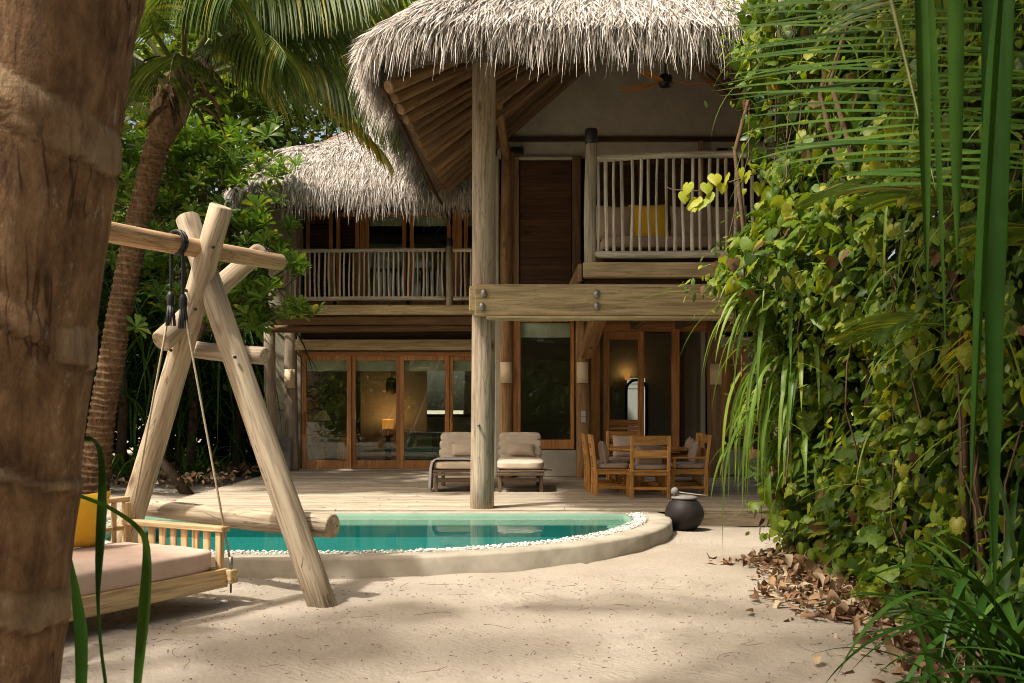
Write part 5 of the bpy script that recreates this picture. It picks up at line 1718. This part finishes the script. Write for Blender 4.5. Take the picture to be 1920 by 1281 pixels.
# curtain of screw pines in the shade left of the wing
def straps(name, mat, parent, base, n, Lr, w, spread, up, droop, seed, seg=10, parts=False, jitter=.1, fold=.35):
    r2 = random.Random(seed)
    m = MB()
    for k in range(n):
        a = r2.uniform(0, 6.283)
        d = (math.cos(a) * spread, math.sin(a) * spread, r2.uniform(*up))
        b_ = Vector(base) + Vector((r2.gauss(0, jitter), r2.gauss(0, jitter), r2.gauss(0, jitter)))
        V, F = strapdata(b_, d, r2.uniform(*Lr), w * r2.uniform(.7, 1.2), droop * r2.uniform(.6, 1.4), seg, fold, .45, r2.uniform(-.5, .5))
        if parts:
            obj('leaf', mesh('leaf', V, F, mat, True), parent)
        else:
            m.add(V, F)
    if not parts:
        m.build(name, mat, parent, True)['kind'] = 'stuff'
for k, (x, y, h, lab) in enumerate(((-8.4, 21.3, 3.6, 'screw pine with drooping leaves behind the leaning palm'), (-7.2, 22.2, 3.2, 'screw pine with drooping leaves between palm and shrub trunk'), (-6.5, 23.4, 3.4, 'screw pine with drooping leaves beside the wing posts'),
                                 (-9.6, 19.0, 3.4, 'screw pine with drooping leaves behind the foreground trunk'), (-7.9, 23.6, 5.0, 'tall screw pine in the deep shade behind the shrub'))):
    sp = thing('screw_pine', lab, 'plant', (x, y, 0), 0, 'screw pines in the shade')
    V, F = tubedata([(x, y, -.1), (x + .1, y, h * .5), (x, y, h)], [.12, .1, .09], 8)
    obj('trunk', mesh('trunk', V, F, M['bark2'], True), sp)
    straps('foliage', M['strap_dark'], sp, (x, y, h), 110, (1.8, 3.6), .055, .7, (-.4, 1.2), .9, 60 + k, 10, False, .25)
    straps('foliage', M['strap_dark'], sp, (x, y, h * .5), 70, (1.2, 2.4), .05, .8, (-.4, .9), .9, 70 + k, 9, False, .3)
for k, (x, y) in enumerate(((-6.6, 20.9), (-7.6, 19.9), (-8.6, 20.3), (-6.0, 24.0))):
    sp = thing('fern_clump', ['low fern clump at the foot of the shrub', 'low fern clump between shrub and palm', 'low fern clump at the palm foot', 'low fern clump near the stone block'][k], 'fern', (x, y, .1))
    straps('foliage', M['strap_dark'], sp, (x, y, .15), 60, (.5, 1.3), .05, .7, (.2, 1.4), 1.4, 90 + k, 8, False, .2)

# ---- vine hedge along the right side
hedge = thing('vine_hedge', 'tall hedge of heart leaved vine along the right side', 'hedge', (3.3, 8.0, 0))
r4 = np.random.default_rng(5)
def hedge_x(y, z):
    """the face of the hedge"""
    b = 2.84 + .30 * vnoise(y * .9, z * .9, 4) + .16 * vnoise(y * 2.3, z * 2.3, 8)
    far = np.clip((y - 7.5) / 2.5, 0, 1)
    b = b + far * (-.34 * np.exp(-((z - 3.05) / .5) ** 2) + .20 * np.exp(-((z - 4.25) / .7) ** 2) - .18 * np.exp(-((z - 5.5) / .5) ** 2)) + .18 * np.exp(-((z - 1.6) / .8) ** 2)
    b = b + .10 * np.clip((8 - y) / 3, 0, 1.5)
    return b
N = 9500
y = r4.uniform(4.0, 11.7, N); z = r4.uniform(.15, 7.2, N)
x = hedge_x(y, z) + np.abs(r4.normal(0, .16, N))
x2 = y > 11.0
x[x2] += r4.uniform(0, 2.4, x2.sum())
keep = (fbm(y * 1.5, z * 1.5, 31, 3) > -.22 + .35 * np.clip((1.8 - z) / 1.8, 0, 1) ) | (r4.uniform(0, 1, N) < .18)
x, y, z = x[keep], y[keep], z[keep]; N = len(x)
pos = np.column_stack([x, y, z])
yaw = np.pi / 2 * -1 + r4.normal(.15, .95, N)
face = rotmats(N, yaw, r4.normal(.9, .5, N), r4.normal(0, .45, N))
sz = r4.uniform(.06, .19, N) * np.clip(y / 9.5, .6, 1) * np.where(r4.uniform(0, 1, N) < .2, 1.2, .9)
dist = np.linalg.norm(pos - np.array([0, 0, 1.65]), axis=1)
app = sz / dist
vis = (np.abs(pos[:, 0] / pos[:, 1]) < .50) & ((pos[:, 2] - 1.65) / pos[:, 1] < .40) & (x < hedge_x(y, z) + .12)
big = np.argsort(-app * vis)[:300]
leaf_me = mesh('leaf', HV, HF, M['vine'], True)
for k in big:
    o = bpy.data.objects.new('leaf', leaf_me); C.objects.link(o)
    o.matrix_basis = Matrix.Translation(pos[k]) @ Matrix(face[k].tolist()).to_4x4() @ Matrix.Scale(float(sz[k]), 4)
    attach(o, hedge)
msk = np.ones(N, bool); msk[big] = False
nm = int(msk.sum())
Vv, Ff = scatter(HV, HF, pos[msk], face[msk] @ (np.eye(3)[None] * np.column_stack([r4.uniform(.65, 1.15, nm), r4.uniform(.85, 1.2, nm), r4.uniform(.5, 2.2, nm)])[:, None, :]), sz[msk][:, None])
o = obj('foliage', mesh('foliage', Vv, Ff, M['vine'], True), hedge); o['kind'] = 'stuff'
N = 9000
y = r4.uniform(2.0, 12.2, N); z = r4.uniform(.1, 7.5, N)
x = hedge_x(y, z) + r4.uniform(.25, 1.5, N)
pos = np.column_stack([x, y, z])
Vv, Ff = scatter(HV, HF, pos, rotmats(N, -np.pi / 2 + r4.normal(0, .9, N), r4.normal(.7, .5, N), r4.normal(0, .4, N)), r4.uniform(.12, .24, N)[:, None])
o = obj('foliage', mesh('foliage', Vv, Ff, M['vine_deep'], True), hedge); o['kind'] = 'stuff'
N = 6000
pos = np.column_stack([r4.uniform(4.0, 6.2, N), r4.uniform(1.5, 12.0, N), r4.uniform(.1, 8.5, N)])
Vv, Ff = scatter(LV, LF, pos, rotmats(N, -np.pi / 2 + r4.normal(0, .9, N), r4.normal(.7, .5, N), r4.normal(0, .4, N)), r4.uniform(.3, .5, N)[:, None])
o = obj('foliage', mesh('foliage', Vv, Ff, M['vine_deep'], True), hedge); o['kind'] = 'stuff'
# stems and hanging roots
m = MB()
for k in range(150):
    y0, z0 = r4.uniform(4, 11.8), r4.uniform(1.2, 7)
    x0 = float(hedge_x(np.array([y0]), np.array([z0]))[0]) + r4.uniform(.1, .7)
    pts = [Vector((x0, y0, z0))]
    for j in range(5):
        pts.append(pts[-1] + Vector((r4.normal(0, .06), r4.normal(0, .10), -r4.uniform(.15, .45))))
    m.tube(pts, [.008] * 6, 4, False)
for k in range(26):
    y0 = r4.uniform(3.5, 11.8); x0 = 3.2 + r4.uniform(0, .7)
    m.tube([(x0, y0, -.1), (x0 + r4.normal(0, .2), y0 + r4.normal(0, .2), 2), (x0 - .2 + r4.normal(0, .3), y0 + r4.normal(0, .4), 4.5), (x0, y0, 7)], [.04, .03, .025, .02], 6)
m.build('stems', M['twig'], hedge, True)
N = 90
y = r4.uniform(4.4, 11.5, N); z = r4.uniform(.3, 5.5, N) ** 1.0
pos = np.column_stack([hedge_x(y, z) + r4.normal(.02, .1, N), y, z])
Vv, Ff = scatter(HV, HF, pos, rotmats(N, -np.pi / 2 + r4.normal(0, .9, N), r4.normal(1.2, .4, N), r4.normal(0, .7, N)), (r4.uniform(.07, .15, N) * np.clip(y / 9.5, .6, 1))[:, None])
o = obj('dead_leaves', mesh('dead_leaves', Vv, Ff, M['dead'], True), hedge); o['kind'] = 'stuff'
# a second creeper with small pointed leaves grows through the vine
N = 6500
y = r4.uniform(4.2, 11.7, N); z = r4.uniform(.1, 7.0, N)
kp = (fbm(y * 1.1 + 40, z * 1.1, 61, 3) > -.05)
y, z = y[kp], z[kp]; N = len(y)
pos = np.column_stack([hedge_x(y, z) + r4.normal(.06, .14, N), y, z])
Vv, Ff = scatter(LV, LF, pos, rotmats(N, -np.pi / 2 + r4.normal(0, 1.1, N), r4.normal(.7, .6, N), r4.normal(0, .5, N)), (r4.uniform(.05, .13, N) * np.clip(y / 9.5, .6, 1))[:, None])
o = obj('foliage', mesh('foliage', Vv, Ff, M['vine'], True), hedge); o['kind'] = 'stuff'
m = MB()
for k in range(120):
    y0, z0 = r4.uniform(4.2, 11.6), r4.uniform(.6, 6)
    x0 = float(hedge_x(np.array([y0]), np.array([z0]))[0]) + r4.uniform(-.05, .2)
    m.add(*strapdata((x0, y0, z0), (r4.normal(-.5, .5), r4.normal(-.3, .6), r4.normal(.3, .5)), r4.uniform(.4, 1.1), r4.uniform(.012, .026), r4.uniform(1, 3), 9, .3, .4))
o = m.build('grass_blades', M['strap'], hedge, True); o['kind'] = 'stuff'
# the vine shoot reaching towards the balcony
shoot = [P(1500, 330, 10.9), P(1440, 318, 11.0), P(1380, 338, 11.1), P(1310, 358, 11.1), P(1262, 356, 11.1), P(1247, 350, 11.1)]
V, F = tubedata(shoot, [.012, .011, .010, .008, .006, .004], 6)
obj('shoot', mesh('shoot', V, F, M['twig'], True), hedge)
young_me = mesh('young_leaf', HV, HF, M['vine_young'], True)
for k, (px, py, s_) in enumerate(((1290, 345, .15), (1305, 372, .17), (1283, 362, .13), (1325, 345, .14), (1340, 328, .15), (1355, 345, .12), (1318, 375, .16), (1362, 330, .13), (1298, 382, .14), (1400, 325, .13), (1412, 312, .15), (1425, 345, .15), (1388, 318, .12), (1330, 365, .13))):
    o = bpy.data.objects.new('leaf', young_me); C.objects.link(o)
    o.matrix_basis = Matrix.Translation(P(px, py, 11.05)) @ Matrix(rotmats(1, np.array([r4.normal(-.4, .5)]), np.array([r4.normal(1.1, .25)]), np.array([r4.normal(0, .4)]))[0].tolist()).to_4x4() @ Matrix.Scale(s_, 4)
    attach(o, hedge)
gold_me = mesh('yellow_leaf', HV, HF, M['gold'], True)
for px, py, D, s_ in ((1680, 285, 8.6, .20), (1473, 330, 10.4, .13), (1455, 150, 10.4, .12), (1560, 430, 9.3, .12)):
    o = bpy.data.objects.new('yellow_leaf', gold_me); C.objects.link(o)
    o.matrix_basis = Matrix.Translation(P(px, py, D)) @ Matrix(rotmats(1, np.array([-.5]), np.array([1.2]), np.array([.6]))[0].tolist()).to_4x4() @ Matrix.Scale(s_, 4)
    attach(o, hedge)

# lime strap-leaf clumps hanging out of the hedge
def strap_plant(name, label, base, n, Lr, w, dirs, droop, mat, seed, cat='plant', kink=None, jit=.05):
    t = thing(name, label, cat, base)
    r2 = random.Random(seed)
    for k in range(n):
        ax, ay, az = dirs
        d = (r2.uniform(*ax), r2.uniform(*ay), r2.uniform(*az))
        b_ = Vector(base) + Vector((r2.gauss(0, jit), r2.gauss(0, jit), r2.gauss(0, jit)))
        V, F = strapdata(b_, d, r2.uniform(*Lr), w * r2.uniform(.75, 1.25), droop * r2.uniform(.7, 1.4), 14, .35, .4, r2.uniform(-.4, .4), None if not kink or r2.random() > .4 else r2.uniform(.25, .6))
        obj('leaf', mesh('leaf', V, F, mat, True), t)
    return t
strap_plant('spider_lily', 'lime strap leaves arching out of the hedge below the balcony', tuple(P(1470, 575, 10.6)), 20, (.9, 1.65), .045, ((-1, -.1), (-.8, .4), (.3, .9)), 2.6, M['strap'], 1)
strap_plant('spider_lily', 'dense lime strap leaves hanging to the deck corner', tuple(P(1492, 700, 10.7)), 46, (1.1, 2.0), .052, ((-.8, .15), (-.9, .6), (.0, .9)), 3.4, M['strap'], 2, jit=.14)
strap_plant('spider_lily', 'lower lime strap leaves beside the clay pot corner', tuple(P(1470, 830, 10.8)), 28, (.8, 1.3), .05, ((-.7, .3), (-.9, .5), (.0, .9)), 3.6, M['strap'], 3, jit=.16)

# areca fronds inside the hedge
ar = thing('areca_palm', 'areca palm fronds sticking out of the middle of the hedge', 'palm', (3.9, 7.0, 0))
V, F = tubedata([(3.9, 7.0, -.1), (3.8, 7.0, 1.2), (3.7, 7.0, 2.3)], [.06, .055, .05], 8)
obj('trunk', mesh('trunk', V, F, M['petiole'], True), ar)
for k, (b_, d, L, dr) in enumerate((((3.62, 7.2, 3.0), (-.9, -.1, .35), 1.35, .5), ((3.60, 7.0, 2.75), (-.75, -.35, .5), 1.25, .8), ((3.55, 7.3, 2.2), (-.8, -.3, .2), 1.1, .7), ((3.5, 6.2, 2.5), (-.5, -.6, .3), 1.1, .8))):
    frond(ar, b_, d, L, M['frond'], seed=300 + k, droop=dr, hang=.45, leaf=.55, n=24, width=.034, bare=.15, r0=.012, sweep=.9)
frond(ar, (3.40, 6.6, 2.35), (-.5, -.4, -.3), .8, M['frond_y'], seed=320, droop=.7, hang=.6, leaf=.42, n=9, width=.05, bare=.15, r0=.01, sweep=.9)

# near palm: big frond hanging across the upper right
np_ = thing('young_palm', 'young palm with long frond hanging across the upper right corner', 'palm', (3.2, 4.3, 0))
palm_trunk('trunk', [(3.2, 4.3, -.1), (3.15, 4.3, 1.5), (3.1, 4.3, 3.4)], [.13, .1, .08], .12, .06, np_, 20, .04, .02, .3, 50)
frond(np_, (2.08, 5.7, 4.35), (-.02, -.42, -.75), 1.9, M['frond_g'], seed=400, droop=.02, hang=.16, leaf=.84, n=40, width=.032, bare=.0, r0=.018, sweep=.02, tipsweep=.05, rise=.06)
crown(np_, (3.1, 4.3, 3.5), 9, 2.3, 41, (.2, 1.3), .8, 30, .045, .8)

# near strap-leaf plants
s1 = thing('crinum_lily', 'long dark blades hanging close to the camera at the right', 'plant', (1.75, 3.4, 3.6))
for (px, py, D, dx, L, w) in ((1712, -120, 3.2, .02, 1.15, .050), (1735, -60, 3.3, .05, 1.30, .040), (1860, -150, 2.9, -.02, 2.0, .062), (1790, -100, 3.1, .03, 1.0, .045), (1905, -100, 3.0, -.05, 1.9, .055), (1845, -120, 3.3, .0, 1.2, .045), (1885, -60, 2.7, -.06, 1.5, .05)):
    V, F = strapdata(P(px, py, D), (dx, random.uniform(-.05, .05), -1), L, w, .02, 16, .95, .35, random.uniform(-.5, .5))
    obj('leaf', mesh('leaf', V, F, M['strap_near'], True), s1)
V, F = tubedata([(1.9, 3.4, 2.9), (1.95, 3.5, 3.4), (2.6, 3.7, 3.8), (3.1, 4.2, 3.6)], [.03, .035, .04, .04], 7)
obj('stalk', mesh('stalk', V, F, M['petiole'], True), s1)
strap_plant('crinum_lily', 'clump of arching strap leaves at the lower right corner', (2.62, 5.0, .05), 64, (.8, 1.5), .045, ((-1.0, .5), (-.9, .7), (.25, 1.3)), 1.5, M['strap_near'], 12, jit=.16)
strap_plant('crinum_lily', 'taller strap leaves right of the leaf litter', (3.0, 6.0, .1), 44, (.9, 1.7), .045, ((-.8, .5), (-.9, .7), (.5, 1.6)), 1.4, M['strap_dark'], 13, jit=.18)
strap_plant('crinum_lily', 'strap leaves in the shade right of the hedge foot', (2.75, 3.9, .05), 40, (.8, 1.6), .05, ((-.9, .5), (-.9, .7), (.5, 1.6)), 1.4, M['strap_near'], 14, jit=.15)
s2 = thing('crinum_lily', 'three long green blades in front of the foreground trunk', 'plant', (-1.15, 2.9, 0))
def ribbon(pts, parent, mat):
    """blade through given points (x, y, distance, width in photograph pixels), its width across the view"""
    n_ = 40
    a_ = np.array(pts, float)
    tt = np.linspace(0, len(pts) - 1, n_)
    q = np.stack([np.interp(tt, np.arange(len(pts)), a_[:, i]) for i in range(4)], 1)
    for _ in range(3):
        q[1:-1] = (q[:-2] + 2 * q[1:-1] + q[2:]) / 4
    C_ = [P(x, y, D) for x, y, D, w in q]
    V, F = [], []
    for i in range(n_):
        d = C_[min(i + 1, n_ - 1)] - C_[max(i - 1, 0)]
        s_ = d.cross(Vector((.15, 1, .1))).normalized()
        up = s_.cross(d).normalized()
        ww = q[i, 3] * q[i, 2] / FPX
        V += [C_[i] - s_ * ww / 2, C_[i] + up * ww * .2, C_[i] + s_ * ww / 2]
    for i in range(n_ - 1):
        for k in (0, 1):
            a = i * 3 + k
            F.append((a, a + 1, a + 4, a + 3))
    return obj('leaf', mesh('leaf', V, F, mat, True), parent)
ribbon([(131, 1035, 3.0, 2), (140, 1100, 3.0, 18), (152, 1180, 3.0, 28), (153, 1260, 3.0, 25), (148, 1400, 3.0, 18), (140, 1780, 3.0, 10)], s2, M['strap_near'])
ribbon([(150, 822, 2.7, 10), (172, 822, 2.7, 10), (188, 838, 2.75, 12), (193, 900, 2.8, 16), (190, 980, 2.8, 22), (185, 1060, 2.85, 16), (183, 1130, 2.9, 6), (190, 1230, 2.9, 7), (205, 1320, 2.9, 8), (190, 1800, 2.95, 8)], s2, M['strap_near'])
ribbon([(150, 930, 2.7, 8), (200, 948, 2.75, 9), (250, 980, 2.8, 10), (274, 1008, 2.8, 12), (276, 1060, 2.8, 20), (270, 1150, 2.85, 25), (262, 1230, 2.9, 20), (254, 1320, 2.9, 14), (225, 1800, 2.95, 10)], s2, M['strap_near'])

# ---- litter: dry leaves under the hedge, twigs and crumbs on the sand
N = 1700
t_ = r4.uniform(0, 1, N)
ly = 4.8 + 6.0 * t_
lx = 2.56 + .10 * np.sin(ly * 2) - .012 * (ly - 8) ** 2 + np.abs(r4.normal(0, .14, N)) * r4.choice([1, 1, -1.3], N) + r4.uniform(0, .6, N) + .06 * np.sin(ly * 7) + np.where(r4.uniform(0, 1, N) < .06, -.25, 0)
lx = np.where(ly > 9.4, lx + .02, lx)
pos = np.column_stack([lx, ly, r4.uniform(.0, .02, N) + r4.uniform(0, .10, N) * np.clip((lx - 2.5) / .3, 0, 1)])
CV, CF = [], []
for i_ in range(6):
    f_ = i_ / 5
    w_ = .36 * math.sin(math.pi * (.06 + .90 * f_)) ** .7
    for j_ in (-1, -.5, 0, .5, 1):
        CV.append((w_ * j_ * (1 - .18 * abs(j_)), -f_, .42 * (w_ * j_) ** 2 * 3 + .20 * math.sin(f_ * 3.3) + .03 * math.sin(j_ * 9 + f_ * 11)))
for i_ in range(5):
    for j_ in range(4):
        q_ = i_ * 5 + j_
        CF.append((q_, q_ + 1, q_ + 6, q_ + 5))
CV = np.array(CV)
Vv, Ff = scatter(CV, CF, pos, rotmats(N, None, r4.normal(0, .5, N), r4.normal(0, .9, N)), np.column_stack([r4.uniform(.05, .17, N)] * 3) * np.column_stack([r4.uniform(.6, 1.2, N), r4.uniform(.8, 1.2, N), r4.uniform(-1.3, 1.6, N)]))
lt = obj('leaf_litter', mesh('leaf_litter', Vv, Ff, M['dry'], True)); lt['kind'] = 'stuff'; lt['label'] = 'dry brown leaf litter along the hedge foot'; lt['category'] = 'leaf litter'
N = 420
pos = np.column_stack([r4.uniform(-9.5, -5.5, N), r4.uniform(18.5, 23.5, N), r4.uniform(.12, .34, N)])
Vv, Ff = scatter(CV, CF, pos, rotmats(N, None, r4.normal(0, .45, N), r4.normal(0, .6, N)), r4.uniform(.08, .2, N)[:, None])
lt = obj('leaf_litter', mesh('leaf_litter', Vv, Ff, M['dry'], True)); lt['kind'] = 'stuff'; lt['label'] = 'dry brown leaves on the sand left of the deck'; lt['category'] = 'leaf litter'
m = MB()
for k in range(650):
    x0, y0 = r4.uniform(-4, 2.7), r4.uniform(4.6, 9.6)
    L = r4.uniform(.008, .045) if k > 60 else r4.uniform(.1, .3)
    a = r4.uniform(0, 6.28)
    pts = [Vector((x0, y0, .004)) + Vector((math.cos(a + j * .15) * L * j / 3, math.sin(a + j * .15) * L * j / 3, r4.uniform(-.002, .010))) for j in range(4)]
    m.tube(pts, .0022 if k > 60 else .0016, 4, False)
for k in range(700):
    c_ = np.array([r4.uniform(-4.2, 2.7), r4.uniform(4.6, 9.7), .004])
    m.add(IV * r4.uniform(.003, .0085) * np.array([1, .8, .6]) + c_, IF)
tw_ = m.build('twig_litter', M['twig'], None); tw_['kind'] = 'stuff'; tw_['label'] = 'tiny twigs and crumbs scattered over the sand'; tw_['category'] = 'litter'
